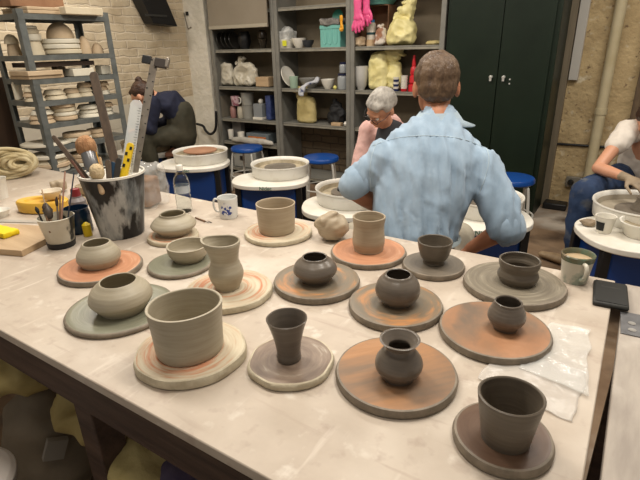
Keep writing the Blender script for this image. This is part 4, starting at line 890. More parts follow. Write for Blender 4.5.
m_navy2 = plain('navy_cup', (36, 44, 84), .4); m_red = plain('red_plastic', (190, 36, 44), .4)
def cupstack(px, w, n, hh, ms, label, grp, Yv):
    p, k = on(px, IZ, Yv)
    for i in range(n):
        mb = MB(); mb.lathe([(a*w*k/2, b*hh*k) for a, b in [(0, 0), (.9, 0), (1, .9), (1.06, .93), (1.06, 1), (0, 1)]], 20)
        tag(mb.build('stacked_lid', ms[i % len(ms)], loc=(p.x, p.y, IZ+.001+i*(hh*k+.001))), label % (('lowest' if i == 0 else ('topmost' if i == n-1 else nth[i]+' from the bottom'))), 'cup', grp)
cupstack(396, 6, 6, 2.1, [m_navy2, m_white], 'cup, %s in the navy and white striped stack', 'striped cup stack', SYF+.08)
cupstack(404, 6.5, 6, 2.4, [m_red]+[m_white]*5, 'cup, %s in the white stack with a red base', 'white cup stack', SYF+.08)
o, k = lathe_thing(413, IZ, 10, 33, [(0, 0), (1, 0), (.9, .18), (.6, .2), (.85, .25), (.75, .42), (.5, .45), (.7, .5), (.55, .66), (.35, .7), (.4, .75), (.2, 1), (0, 1)], m_red, 'red_tower', 'red tapering stack of plastic cups beside the seated man\'s head', 'tower', SYF+.12)

# ------------------------------------------------------------------ green cabinet, right wall
CX0, CX1 = -1.53, -.63
cab = empty('green_cabinet', ((CX0+CX1)/2, SYF, 0), 'tall dark green two-door metal cabinet', 'cabinet')
cw = CX1-CX0; dw = cw*.5
MB().box((0, .23, 1.15), (cw, .44, 2.3)).build('cabinet_body', m_green, cab, bevel=.004)
split = -1.06-((CX0+CX1)/2)
for (xa, xb, kx, hx) in ((-cw/2+.03, split-.003, split-.05, 0), (split+.003, cw/2-.04, split+.055, 0)):
    d = MB().box(((xa+xb)/2, 0, 1.17), (xb-xa, .018, 2.18)).build('door', m_green, cab, bevel=.003)
    mb = MB(); mb.lathe([(0, 0), (.014, 0), (.010, .014), (.013, .026), (.0, .03)], 16, R=Matrix.Rotation(radians(90), 3, 'X')); mb.box((0, -.02, -.012), (.018, .014, .04))
    mb.build('knob', plain('chrome_knob', (206, 206, 200), .25, metal=.5), d, loc=(kx, -.009, 1.197))
mb = MB(); 
for z_ in (1.18, 1.145): mb.box((split+.105, -.011, z_), (.010, .006, .012))
mb.build('lock', plain('pale_lock', (190, 190, 184), .4), cab)
# trim at right of the cabinet, conduit, pipe, cable, sockets, old door
struct(MB().box((-.615, 4.925, 1.475), (.075, .05, 2.95)).build('trim_2', mat('brown_board', (112, 102, 84), (128, 116, 96), scale=6, stretch=(4, 4, .4), rough=.7)))
c0 = pY(585, 0, 4.92); c1 = pY(574, 80, 4.92)
tag(MB().box(((c0.x+c1.x)/2+.0, WY-.026, (c1.z+2.94)/2), (.075, .05, 2.94-c1.z)).build('white_conduit', plain('white_plastic_trunking', (190, 186, 178), .4), bevel=.004), 'white plastic trunking ending halfway down beside the cabinet', 'trunking')
pa = pY(622, 0, WY-.06); pb = pY(587, 178, WY-.06)
pi_ = empty('waste_pipe', (pa.x, WY-.06, 0), 'cream painted vertical pipe running down the rough wall', 'pipe')
m_pipe = mat('cream_pipe_paint', (184, 170, 134), (196, 184, 152), scale=5, rough=.45)
MB().lathe([(0, .02), (.043, .02), (.043, 2.94), (0, 2.94)], 24).build('pipe_run', m_pipe, pi_)
jz = pY(596, 108, WY-.06).z; MB().lathe([(.04, jz-.05), (.050, jz-.05), (.050, jz), (.040, jz)], 24).build('pipe_collar', m_pipe, pi_)
ka, kb = pY(545, 143, WY-.02), pY(606, 147, WY-.02)
tag(MB().tube([(ka.x+.1, WY-.012, ka.z), (0, WY-.012, kb.z), (1.6, WY-.012, kb.z-.0)], .011, 8).build('black_cable', m_black), 'thin black cable strung along the rough wall behind the pipe', 'cable')
sk = pY(576, 182, WY-.03); so = empty('power_socket', (sk.x, WY, sk.z), 'grey metal double socket with two black plugs low on the rough wall', 'socket')
MB().box((0, -.03, 0), (.17, .05, .095)).build('socket_box', mat('grey_socket', (128, 124, 114), rough=.4, metal=.3), so, bevel=.005)
for q in (-.042, .045): MB().lathe([(0, 0), (.026, 0), (.024, .03), (.012, .045), (0, .045)], 20, R=Matrix.Rotation(radians(90), 3, 'X')).build('plug', m_black, so, loc=(q, -.055, 0))
mb = MB(); mb.box((0, 0, .03), (.2, .14, .06)); tag(mb.build('black_tray', m_black, loc=(-.50, 4.84, 0), bevel=.01), 'flat black tray on the floor below the socket', 'tray')
fo = pz(560, 190, 0)
# old dark door with peeling frame
dq = pY(632, 60, WY-.03)
dr = MB(); dr.box((.55, WY-.02, 1.1), (.95, .05, 2.2)); dr = struct(dr.build('door_1', mat('dark_old_door', (62, 54, 44), (50, 42, 34), scale=6, rough=.6)))
struct(MB().box((dq.x+.13, WY-.05, 1.15), (.12, .09, 2.3)).build('trim_3', mat('peeling_frame', (86, 70, 52), (104, 86, 64), scale=8, rough=.7, stretch=(4, 4, 1), c3=(190, 180, 160), lo=.4, hi=.6), bevel=.004))

# ------------------------------------------------------------------ pottery wheels
def wheel(loc, rz, label, pan_c, pan_r, top, head=None, text=True, load=None, panm=None, tz=.5, body=True, dirt=None, blackleg=True):
    e = empty('pottery_wheel', loc, label, 'pottery wheel', 'electric pottery wheels', rz)
    a, b, c = top     # half length, half width, centre offset
    poly = []
    for k in range(48):
        q = 2*pi*k/48; poly.append((c[0]+a*math.copysign(abs(cos(q))**.8, cos(q)), c[1]+b*math.copysign(abs(sin(q))**.8, sin(q))))
    MB().prism(poly, tz-.035, tz).build('table_top', m_white, e, bevel=.006)
    MB().box((c[0], c[1]+.02, tz-.19), (a*1.45, b*1.3, .30)).build('motor_housing', m_blue, e, bevel=.02)
    for sx in (-1, 1):
        for sy in (-1, 1): MB().box((c[0]+sx*a*.78, c[1]+.02+sy*b*.6, (tz-.04)/2), (.045, .045, tz-.04)).build('leg', m_black, e, bevel=.004)
    px, py = pan_c; h = .095
    prof = [(0, tz+.001), (pan_r*.93, tz+.001), (pan_r*.96, tz+.01), (pan_r*.985, tz+h-.006), (pan_r*1.01, tz+h), (pan_r*1.0, tz+h+.008), (pan_r*.965, tz+h+.004), (pan_r*.93, tz+h-.012), (pan_r*.90, tz+.02), (0, tz+.012)]
    sp = MB().lathe(prof, 56, (px, py, 0)).build('splash_pan', panm or m_pan, e)
    MB().lathe([(0, tz+.014), (pan_r*.885, tz+.022), (pan_r*.91, tz+h*.82), (pan_r*.90, tz+h*.82), (pan_r*.86, tz+.05), (0, tz+.04)], 48, (px, py, 0), wob=.01).build('clay_slurry', dirt or m_pandirt, e)
    hr, hm, hz = head or (pan_r*.6, m_steelr, tz+.085)
    MB().lathe([(0, tz+.03), (hr*.3, tz+.03), (hr*.3, hz-.012), (hr, hz-.012), (hr, hz), (0, hz)], 40, (px, py, 0)).build('wheel_head', hm, e)
    if text:
        cu_ = bpy.data.curves.new('Nidec', 'FONT'); cu_.body = 'Nidec'; cu_.size = .04; cu_.extrude = .0006; cu_.align_x = 'CENTER'; cu_.align_y = 'CENTER'
        o = bpy.data.objects.new('maker_lettering', cu_); COL.objects.link(o); dg = bpy.context.evaluated_depsgraph_get(); dg.update()
        me = bpy.data.meshes.new_from_object(o.evaluated_get(dg)); bpy.data.objects.remove(o)
        me.materials.append(plain('green_lettering', (10, 96, 70), .4)) if not me.materials else None
        o = bpy.data.objects.new('maker_lettering', me); COL.objects.link(o); o.parent = e
        tx = 0 if text is True else text; ty = b*(1-abs(tx/a)**2.5)**(1/2.5)
        o.matrix_local = Matrix.Translation((c[0]+tx, c[1]-ty-.002, tz-.0175)) @ Matrix.Rotation(tx*1.6, 4, 'Z') @ Matrix.Rotation(radians(90), 4, 'X')
    return e
m_redbat = mat('terracotta_bat', (176, 132, 104), (160, 118, 92), scale=8, rough=.6)
m_mid = mat('dark_centre_slip', (120, 112, 100), (96, 88, 78), scale=14, rough=.4)
RZ = radians(28)
wheel((-3.42, 3.10, 0), RZ, 'pottery wheel with a terracotta bat in its white pan, left of the middle wheel', (.05, .07), .255, (.33, .27, (0, 0)), (.155, m_redbat, .595), tz=.49)
wheel((-2.42, 3.0, 0), RZ, 'unattended pottery wheel with dirty white pan in the middle of the room', (.06, .09), .24, (.31, .24, (0, -.04)), (.13, m_mid, .56), tz=.49)
wheel((-4.30, 3.25, 0), RZ, 'clay-covered pottery wheel used by the person in the navy top', (0, .06), .26, (.33, .25, (0, 0)), (.14, m_mid, .57), tz=.49, panm=mat('clay_brown_pan', (122, 108, 86), (150, 136, 110), scale=8, rough=.6), text=0)
wheel((-1.52, 2.66, 0), RZ, 'pottery wheel of the grey-haired woman, partly hidden behind the man in blue', (.02, .08), .235, (.30, .26, (0, 0)), (.13, m_mid, .56), tz=.49, text=0)
wheel((-.70, 2.86, 0), RZ, 'pottery wheel with muddy pan in front of the man in the blue shirt', (.04, .10), .235, (.30, .26, (0, 0)), (.13, m_mid, .56), tz=.49, text=-.035, dirt=mat('dark_slurry', (120, 100, 78), (160, 140, 114), scale=12, rough=.5))
dw_ = wheel((.13, 2.98, 0), RZ, 'pottery wheel of the person in the white T-shirt at the right picture edge', (.11, .20), .27, (.32, .29, (0, -.02)), (.15, m_mid, .555), tz=.50, dirt=mat('pale_slurry', (170, 160, 142), (150, 140, 122), scale=12, rough=.5))
# things on the right wheel
WZ = .50
q = pz(603, 232, WZ); wc = empty('paper_cup', (q.x, q.y, WZ+.001), 'white cup with a black square label on the right-hand wheel table', 'cup')
mb = MB(); mb.lathe([(0, 0), (.036, 0), (.038, .004), (.050, .09), (.052, .093), (.047, .092), (.035, .008), (0, .008)], 36); mb.build('cup_body', m_white, wc)
a0 = radians(-118); mb = MB()
for i in range(6):
    a1, a2 = a0+(i-3)*.17, a0+(i-2)*.17; rb, rt = .0425, .0485
    mb.add([(rb*cos(a1), rb*sin(a1), .018), (rb*cos(a2), rb*sin(a2), .018), (rt*cos(a2), rt*sin(a2), .066), (rt*cos(a1), rt*sin(a1), .066)], [(0, 1, 2, 3)])
mb.build('black_label', m_black, wc)
q = pz(640, 236, WZ); mb = MB(); mb.lathe([(0, 0), (.07, 0), (.075, .004), (.105, .075), (.11, .078), (.108, .082), (.10, .08), (.07, .010), (0, .008)], 40)
mb.lathe([(0, .03), (.08, .03), (.094, .06), (.0, .034)], 40, wob=.006, mi=1)
tag(mb.build('clay_bowl_tub', [m_white, m_pandirt], loc=(q.x, q.y, WZ+.001)), 'white plastic bowl of clay scraps on the right-hand wheel table', 'bowl')
q = pz(588, 226, WZ); mb = MB(); mb.ball((0, 0, .02), (.045, .03, .02), nz=.4, nsc=2, seed=4); tag(remesh(mb, .006, 2).build('clay_scrap', m_muddy, loc=(q.x+.0, q.y, WZ+.001)), 'grey wet scrap of clay beside the white labelled cup', 'clay')
q = pz(616, 222, WZ); mb = MB(); mb.ball((0, 0, .02), (.04, .06, .02), nz=.4, nsc=2, seed=9); tag(remesh(mb, .006, 2).build('clay_scrap', m_muddy, loc=(q.x, q.y, WZ+.001)), 'muddy clay scraps between the labelled cup and the white bowl', 'clay')

# ------------------------------------------------------------------ stools
def stool(loc, label, h=.47, r=.16, seatm=None, rz=0):
    e = empty('round_stool', loc, label, 'stool', 'round work stools', rz)
    MB().lathe([(0, h-.04), (r*.93, h-.04), (r, h-.028), (r, h-.006), (r*.95, h+.006), (r*.7, h+.012), (0, h+.014)], 40).build('seat', seatm or m_seat, e)
    for k in range(4):
        a = pi/4+k*pi/2; c, s = cos(a), sin(a)
        MB().tube(catm([(r*.3*c, r*.3*s, h-.045), (r*.8*c, r*.8*s, h-.048), (r*.95*c, r*.95*s, h-.08), (r*1.1*c, r*1.1*s, h*.4), (r*1.2*c, r*1.2*s, .012)], 5), .0115, 8).build('leg', m_tubew, e)
    R2 = r*1.10
    MB().tube([(R2*cos(a), R2*sin(a), h*.36) for a in [2*pi*i/32 for i in range(32)]], .008, 8, closed=True).build('foot_ring', m_tubew, e)
    return e
s1 = stool((-3.53, 3.98, 0), 'blue-topped stool in front of the left shelving bay', .47, .175, rz=.2)
s2 = copy_tree(s1); s2.location = (-2.526, 3.914, 0); s2.rotation_euler.z = .5; s2['label'] = 'blue-topped stool behind the unattended middle wheel'
s3 = copy_tree(s1); s3.location = (-.75, 3.95, 0); s3.rotation_euler.z = .3; s3['label'] = 'blue-topped stool in front of the dark green cabinet'

# ------------------------------------------------------------------ people
def hand_mb(mb, wrist, dirv, palmn, size=1, curl=.6, side=1, spread=.25):
    """palm and five bent fingers; dirv: from wrist to knuckles, palmn: palm normal (fingers curl that way)"""
    d = Vector(dirv).normalized(); n = Vector(palmn); n = (n-d*n.dot(d)).normalized(); s = d.cross(n)*side
    w = Vector(wrist); k = size
    mb.tube([w, w+d*.03*k, w+d*.075*k], [(.026*k, .017*k), (.034*k, .016*k), (.038*k, .013*k)], 12, lat=s)
    for off, L_ in ((-.029, .062), (-.010, .076), (.010, .080), (.029, .070)):
        b = w+d*.072*k+s*off*k; p = [b]; dd = (d+s*off*spread*12*.3).normalized(); c = curl
        for q, a in ((.45, .35*c), (.32, .9*c), (.23, 1.4*c)):
            v = (dd*cos(a)+n*sin(a)); p.append(p[-1]+v*L_*q*k)
        mb.tube(p, [.0092*k, .0088*k, .008*k, .0068*k], 8)
    b = w+d*.022*k+s*.026*k
    v1 = (d*.7+s*.75+n*.25).normalized(); v2 = (d*.95+s*.2+n*.45).normalized()
    mb.tube([b, b+v1*.04*k, b+v1*.04*k+v2*.03*k, b+v1*.04*k+v2*.052*k], [.013*k, .011*k, .0095*k, .008*k], 8)

def head_mb(mb, c, fwd, up, k=1.0):
    """skull, jaw, brow, nose, lips, ears; c is the centre of the skull"""
    f = Vector(fwd).normalized(); u = Vector(up); u = (u-f*u.dot(f)).normalized(); r = f.cross(u); c = Vector(c)
    R_ = Matrix((r, f, u)).transposed()
    P = lambda x, y, z: c + R_ @ Vector((x*k, y*k, z*k))
    mb.ball(P(0, -.008, .022), (.076*k, .096*k, .090*k), seg=28, R=R_)
    mb.ball(P(0, .030, -.035), (.060*k, .062*k, .075*k), seg=24, R=R_)
    mb.ball(P(0, .055, -.085), (.034*k, .032*k, .026*k), seg=16, R=R_)
    mb.ball(P(0, .078, .020), (.050*k, .016*k, .014*k), seg=16, R=R_)
    mb.tube([P(0, .084, .012), P(0, .102, -.022), P(0, .096, -.034)], [.008*k, .012*k, .013*k], 10)
    mb.ball(P(0, .084, -.060), (.024*k, .012*k, .006*k), seg=12, R=R_); mb.ball(P(0, .082, -.070), (.022*k, .012*k, .007*k), seg=12, R=R_)
    for s in (-1, 1):
        mb.ball(P(s*.076, -.010, -.012), (.010*k, .020*k, .033*k), seg=14, R=R_)
        mb.ball(P(s*.036, .062, -.022), (.022*k, .016*k, .018*k), seg=12, R=R_)
    return P, R_

def face_bits(P, R_, body, k=1.0):
    mw = plain('eye_white', (226, 222, 214), .3); mi = plain('eye_iris', (60, 44, 34), .2)
    for s in (-1, 1):
        e = MB(); e.ball(P(s*.032, .079, .002), .0115*k, seg=14); e = e.build('eye', mw, body)
        MB().ball(P(s*.032, .0885, .001), .0045*k, seg=10).build('iris', mi, e)

def sub(o, root_loc):  # shift child mesh built in world coordinates into its root's space
    me = o.data; me.transform(Matrix.Translation(-Vector(root_loc))); return o

def hair(name, P, R_, k, m, parent, root, parts, amp=.006, sc=26, vox=.007, strands=None):
    mb = MB()
    for (x, y, z, a, b, c) in parts: mb.ball(P(x, y, z), (a*k, b*k, c*k), seg=26, R=R_)
    if strands: strands(mb, P, R_, k)
    def f(co, n):
        l = R_.transposed() @ (co-P(0, 0, 0)); return amp*noise.fractal(Vector((l.x*sc, l.y*sc*.6, l.z*sc*.5)), .8, 2, 4)
    h = remesh(mb, vox, 6, f).build(name, m, parent, ang=80); return sub(h, root)

def person(root, label, J, mskin, k=1.0, torso=None, handsize=1.0, head=1.0, curl=.6, palms=None, legs=True):
    """one continuous body from joints J (world space); returns the root body mesh object"""
    mb = MB()
    tw = torso or {}
    sh = (J['shl']+J['shr'])/2; lat = (J['shr']-J['shl']).normalized()
    mb.tube([J['pelvis'], J['waist'], J['chest'], sh+Vector((0, 0, .0))], [(.15*k, .11*k), (.13*k, .10*k), (.15*k, .11*k), (.11*k, .07*k)], 20, lat=lat)
    mb.tube([sh, J['neck'], J['head']-Vector((0, 0, .03))], [.06*k, .052*k, .05*k], 16)
    P, R_ = head_mb(mb, J['head'], J['face'], J.get('up', (0, 0, 1)), head)
    for s in 'lr':
        S_, E_, W_ = J['sh'+s], J['el'+s], J['wr'+s]
        mb.tube([sh*.4+S_*.6, S_, S_*.5+E_*.5, E_], [.05*k, .052*k, .045*k, .038*k], 14)
        mb.tube([E_, E_*.65+W_*.35, W_], [.040*k, .040*k, .026*k], 14)
        hd, pn = (palms or {}).get(s, ((W_-E_), (0, 0, -1)))
        hand_mb(mb, W_, hd, pn, handsize, curl, 1 if s == 'l' else -1)
    if legs:
        for s in 'lr':
            H_, K_, A_, T_ = J['hip'+s], J['kn'+s], J['an'+s], J['toe'+s]
            mb.tube([J['pelvis']*.4+H_*.6, H_, H_*.5+K_*.5, K_], [.09*k, .085*k, .072*k, .055*k], 14)
            mb.tube([K_, K_*.65+A_*.35, A_, ], [.055*k, .052*k, .036*k], 14)
            mb.tube([A_, A_*.3+T_*.7, T_], [.036*k, .032*k, .024*k], 12)
    m2 = remesh(mb, .0065, 4); m2.v = [tuple(Vector(v)-Vector(root)) for v in m2.v]
    b = m2.build('person', mskin, loc=root, ang=80)
    tag(b, label, 'person')
    return b, P, R_

def folds(amp, sx=9, sz=3, seed=0):
    def f(co, n):
        q = Vector((co.x*sx+seed, co.y*sx, co.z*sz)); w = noise.fractal(q, .6, 2, 3)
        w2 = noise.ridged_multi_fractal(Vector((co.x*6+co.z*4+seed, co.y*6, co.z*5)), .9, 2, 3, 1, 2)-1
        return amp*w+amp*.55*w2+amp*1.2*(.3-abs(noise.noise(Vector((co.x*11+seed, co.y*11, co.z*7+co.x*5)))))
    return f
def garment(name, segs, m, body, root, vox=.011, disp=None, smooth=5, ang=80):
    mb = MB()
    for pts, r, lat in segs: mb.tube(pts, r, 20, lat=lat)
    return sub(remesh(mb, vox, smooth, disp).build(name, m, body, ang=ang), root)
def shoes(J, body, root, m):
    for s in 'lr':
        A_, T_ = J['an'+s], J['toe'+s]; d = (T_-A_); d.z = 0; d.normalize(); c = Vector((A_.x, A_.y, 0)); lt = d.cross(Vector((0, 0, 1)))
        mb = MB(); mb.tube([c-d*.05+Vector((0, 0, .045)), c+Vector((0, 0, .05)), c+d*.09+Vector((0, 0, .045)), c+d*.17+Vector((0, 0, .034))], [(.042, .04), (.045, .048), (.05, .042), (.04, .03)], 16, lat=lt)
        sub(remesh(mb, .007, 3).build('shoe', m, body), root)

# --- man in the blue shirt (seen from behind)
V = Vector
A = {}
A['head'] = pt(436, 86, 1.97); A['neck'] = pt(437, 114, 1.95)
A['shl'] = pt(386, 157, 1.94); A['shr'] = pt(481, 162, 1.93)
A['chest'] = pt(430, 178, 1.96); A['waist'] = pt(416, 228, 1.95); A['pelvis'] = pt(412, 270, 2.02)
A['ell'] = pt(350, 188, 1.96); A['wrl'] = pt(394, 216, 2.14)
A['elr'] = pt(508, 227, 1.90); A['wrr'] = pt(470, 249, 2.03)
fA = V((-sin(YAW), cos(YAW), 0)); lA = V((cos(YAW), sin(YAW), 0))
fA = (fA+lA*.12).normalized()
A['face'] = (fA*1+V((0, 0, -.25))); A['up'] = V((0, 0, 1))+fA*.25
A['hipl'] = A['pelvis']-lA*.10; A['hipr'] = A['pelvis']+lA*.10
A['knl'] = A['hipl']+fA*.40-lA*.16+V((0, 0, .0)); A['knr'] = A['hipr']+fA*.38+lA*.16
for s in 'lr':
    kz = A['kn'+s]; A['an'+s] = V((kz.x, kz.y, .09))+fA*.02; A['toe'+s] = A['an'+s]+fA*.15+V((0, 0, -.05))
rootA = V((A['pelvis'].x, A['pelvis'].y, 0))
bA, P, R_ = person(rootA, 'man with short brown hair and pale blue linen shirt, seen from behind', A, m_skin_d, head=1.12)
face_bits(lambda x, y, z: A['head']+R_ @ V((x*1.12, y*1.12, z*1.12))-rootA, R_, bA, 1.12)
hair('hair', P, R_, 1.12, m_hair_br, bA, rootA, [(0, -.014, .032, .082, .098, .088), (0, -.045, -.010, .070, .060, .058), (0, -.056, -.042, .054, .040, .028)], .004, 45, .0055)
def shirtdisp(co, n):
    d = co-A['chest']; u = d.dot(lA)
    w = noise.fractal(Vector((u*20, co.y*4, co.z*3.0)), .6, 2, 3)*.016
    q = Vector((u*13+co.z*5+noise.noise(co*6)*1.2, co.y*6, co.z*5-u*4))
    w += (.35-abs(noise.noise(q)))*.012+(.3-abs(noise.noise(q*2.1)))*.005
    return w
shA = (A['shl']+A['shr'])/2
sk6 = [(414, 240, 1.95, .168, .115), (418, 212, 1.95, .185, .12), (425, 182, 1.95, .205, .13), (431, 160, 1.95, .205, .122), (434, 144, 1.955, .190, .105), (436, 131, 1.96, .138, .085), (438, 117, 1.965, .075, .066)]
sh = garment('shirt', [([pt(x, y, t) for x, y, t, a, b in sk6], [(a, b) for x, y, t, a, b in sk6], lA),
    ([A['shl']+lA*.09+V((0, 0, -.01)), A['shl'], A['shl']*.5+A['ell']*.5, A['ell']*.86+A['shl']*.14], [.060, .068, .064, .060], None),
    ([A['shr']-lA*.09+V((0, 0, -.01)), A['shr'], A['shr']*.5+A['elr']*.5, A['elr']*.85+A['shr']*.15, A['elr']*.97+A['wrr']*.03], [.060, .070, .074, .074, .068], None)],
    m_shirt, bA, rootA, .0085, shirtdisp, 12)
# collar, yoke seam, cuffs, apron
nk = pt(438, 118, 1.965); mb = MB(); n = 32; vs = []
for i in range(n+1):
    a = radians(-222+264*i/n); o_ = (lA*cos(a)+fA*sin(a)); side = abs(cos(a))**2
    q = nk+lA*.072*cos(a)+fA*.062*sin(a)
    vs += [q+V((0, 0, .020))-o_*.004, q+V((0, 0, .024))+o_*.004, q+o_*(.018+.014*side)+V((0, 0, -.004-.010*side)), q+o_*(.030+.022*side+.032*abs(cos(a))**12)+V((0, 0, -.018-.016*side))]
mb.add(vs, [(4*i+j, 4*(i+1)+j, 4*(i+1)+j+1, 4*i+j+1) for i in range(n) for j in range(3)])
c_ = mb.build('collar', m_shirt2, sh, solid=.005); sub(c_, rootA)
for s, c0_, w0, r_ in (('l', A['ell'], A['shl'], .063), ('r', A['elr'], A['shr'], .069)):
    d = (c0_-w0).normalized(); q = w0.lerp(c0_, .86 if s == 'l' else .99)
    mb = MB(); mb.tube([q-d*.016, q+d*.012], [r_, r_-.002], 24); sub(remesh(mb, .007, 3).build('rolled_cuff', m_shirt, sh), rootA)
from mathutils.bvhtree import BVHTree
bvh = BVHTree.FromObject(sh, bpy.context.evaluated_depsgraph_get()) if False else BVHTree.FromPolygons([v.co+rootA for v in sh.data.vertices], [tuple(p.vertices) for p in sh.data.polygons])
for nm, pix in (('yoke_seam', [(372, 146), (392, 139), (415, 136), (438, 136), (462, 139), (488, 149)]), ('armhole_seam', [(380, 138), (373, 152), (370, 170), (371, 188)]), ('armhole_seam', [(486, 146), (489, 160), (485, 178), (479, 194)])):
    pts = []
    for x, y in [(p.x, p.y) for p in catm([(a, b, 0) for a, b in pix], 8)]:
        h = bvh.ray_cast(CP, ray(x, y).normalized())
        if h[0] is not None: pts.append(h[0])
    if len(pts) > 3: sub(MB().tube(pts, .0022, 6).build(nm, m_shirt2, sh), rootA)
ap = MB()
wz = pt(415, 236, 1.95)
n = 40; ring = [wz+V((0, 0, -.012+.006*sin(3*a)))+lA*.174*cos(a)+fA*.122*sin(a) for a in [2*pi*i/n for i in range(n)]]
m_ap = mat('grey_blue_canvas', (146, 156, 158), (166, 174, 172), scale=10, rough=.85, bump=.3)
ap.tube(ring, [(.014, .005)]*n, 8, closed=True); a_ = ap.build('apron_tie', m_ap, bA); sub(a_, rootA)
bw = MB(); kq = pt(404, 232, 1.72)
kq = wz-fA*.128-lA*.045+V((0, 0, -.012))
for v in ((-.028, .018), (.030, .016), (-.022, -.035), (.014, -.04)):
    bw.tube([kq, kq+lA*v[0]*.6+V((0, 0, v[1]*.4+.004))-fA*.006, kq+lA*v[0]+V((0, 0, v[1]))], [.004, .007, .004], 8)
sub(bw.build('apron_bow', plain('white_tape', (214, 218, 216), .8), a_), rootA)
m_trA = mat('beige_grey_canvas', (158, 150, 134), (176, 168, 150), scale=8, rough=.85)
garment('trousers', [([A['pelvis']+V((0, 0, -.02)), A['waist']+V((0, 0, -.03))], [(.175, .13), (.165, .115)], lA)]+[([A['hip'+s], A['hip'+s]*.5+A['kn'+s]*.5, A['kn'+s]], [.098, .088, .072], None) for s in 'lr']+[([A['kn'+s], A['an'+s]+V((0, 0, .03))], [.072, .058], None) for s in 'lr'], m_trA, bA, rootA, .012, folds(.006))
shoes(A, bA, rootA, m_shoe)
sA = copy_tree(s1); sA.location = (A['pelvis'].x, A['pelvis'].y, 0); sA['label'] = 'blue-topped stool under the man in the blue shirt'
hA = A['pelvis'].z-.125
sA.scale = (1, 1, hA/.47)

# --- grey-haired woman
B = {}
LB = V((.837, .548, 0)); fB = V((-sin(YAW+.0), cos(YAW), 0)) * -1     # faces the camera side
fB = (fB - LB*.45).normalized(); lB = fB.cross(V((0, 0, 1)))
B['head'] = pt(381, 108, 2.98)
B['neck'] = B['head']-fB*.085+V((0, 0, -.09)); 
sc_ = B['neck']-fB*.05+LB*.03+V((0, 0, -.055))
B['shl'] = sc_-lB*.15+V((0, 0, -.02)); B['shr'] = sc_+lB*.15+V((0, 0, -.02))
B['chest'] = sc_-fB*.07+V((0, 0, -.16)); B['waist'] = sc_-fB*.17+V((0, 0, -.32)); B['pelvis'] = V((sc_.x, sc_.y, 0))-fB*.24+V((0, 0, .56))
for s, g in (('l', -1), ('r', 1)):
    B['el'+s] = B['sh'+s]+lB*g*.04+fB*.10+V((0, 0, -.25)); B['wr'+s] = B['el'+s]+fB*.20-lB*g*.12+V((0, 0, -.0))
    B['hip'+s] = B['pelvis']+lB*g*.09; B['kn'+s] = B['hip'+s]+fB*.38+lB*g*.17+V((0, 0, -.0)); B['an'+s] = V((B['kn'+s].x, B['kn'+s].y, .09)); B['toe'+s] = B['an'+s]+fB*.14+V((0, 0, -.05))
B['face'] = (fB*.75-LB*.75).normalized()+V((0, 0, -.85)); B['up'] = V((0, 0, 1))+fB*.9
rootB = V((B['pelvis'].x, B['pelvis'].y, 0))
bB, P, R_ = person(rootB, 'grey-haired woman in glasses, pink jumper and charcoal apron, looking down at her wheel', B, m_skin, k=.92, head=1.0)
face_bits(lambda x, y, z: P(x, y, z)-rootB, R_, bB, 1.0)
hair('hair', P, R_, 1.0, m_hair_gr, bB, rootB, [(0, -.022, .040, .083, .096, .082), (0, -.075, .0, .062, .050, .06), (0, .03, .075, .066, .050, .032), (.03, -.12, -.01, .03, .03, .035)], .006, 26)
gl = MB()
for s in (-1, 1):
    gl.tube([P(s*.032+.023*cos(a), .104, .0+.017*sin(a)) for a in [2*pi*i/20 for i in range(20)]], .0022, 6, closed=True)
    gl.tube([P(s*.055, .104, .004), P(s*.078, .06, .006), P(s*.080, -.01, .002)], .002, 6)
gl.tube([P(-.010, .104, .004), P(.010, .104, .004)], .002, 6)
sub(gl.build('glasses', m_black, bB), rootB)
garment('jumper', [([B['waist'], B['chest'], sc_+V((0, 0, -.02)), sc_+V((0, 0, .035))], [(.16, .12), (.175, .125), (.16, .085), (.07, .06)], lB)]+[([B['sh'+s], B['el'+s]*.5+B['sh'+s]*.5, B['el'+s]], [.068, .062, .054], None) for s in 'lr']+[([B['el'+s], B['wr'+s]*.75+B['el'+s]*.25], [.054, .044], None) for s in 'lr'], m_pink, bB, rootB, .01, folds(.006, 12, 8))
garment('apron', [([B['waist']+fB*.015, B['chest']+fB*.02, sc_+fB*.02+V((0, 0, -.05)), sc_+fB*.01+V((0, 0, .0))], [(.15, .125), (.145, .13), (.105, .102), (.085, .08)], lB)], m_vest, bB, rootB, .01, folds(.004))
garment('trousers', [([B['pelvis'], B['waist']], [(.17, .13), (.15, .11)], lB)]+[([B['hip'+s], B['kn'+s]], [.09, .068], None) for s in 'lr']+[([B['kn'+s], B['an'+s]+V((0, 0, .03))], [.068, .055], None) for s in 'lr'], mat('dark_navy_cloth', (24, 26, 38), (32, 34, 46), scale=8, rough=.85), bB, rootB, .012, folds(.006))
shoes(B, bB, rootB, m_black)
sB = copy_tree(s1); sB.location = (B['pelvis'].x, B['pelvis'].y, 0); sB['label'] = 'blue-topped stool under the grey-haired woman'; sB.scale = (1, 1, (B['pelvis'].z-.12)/.47)

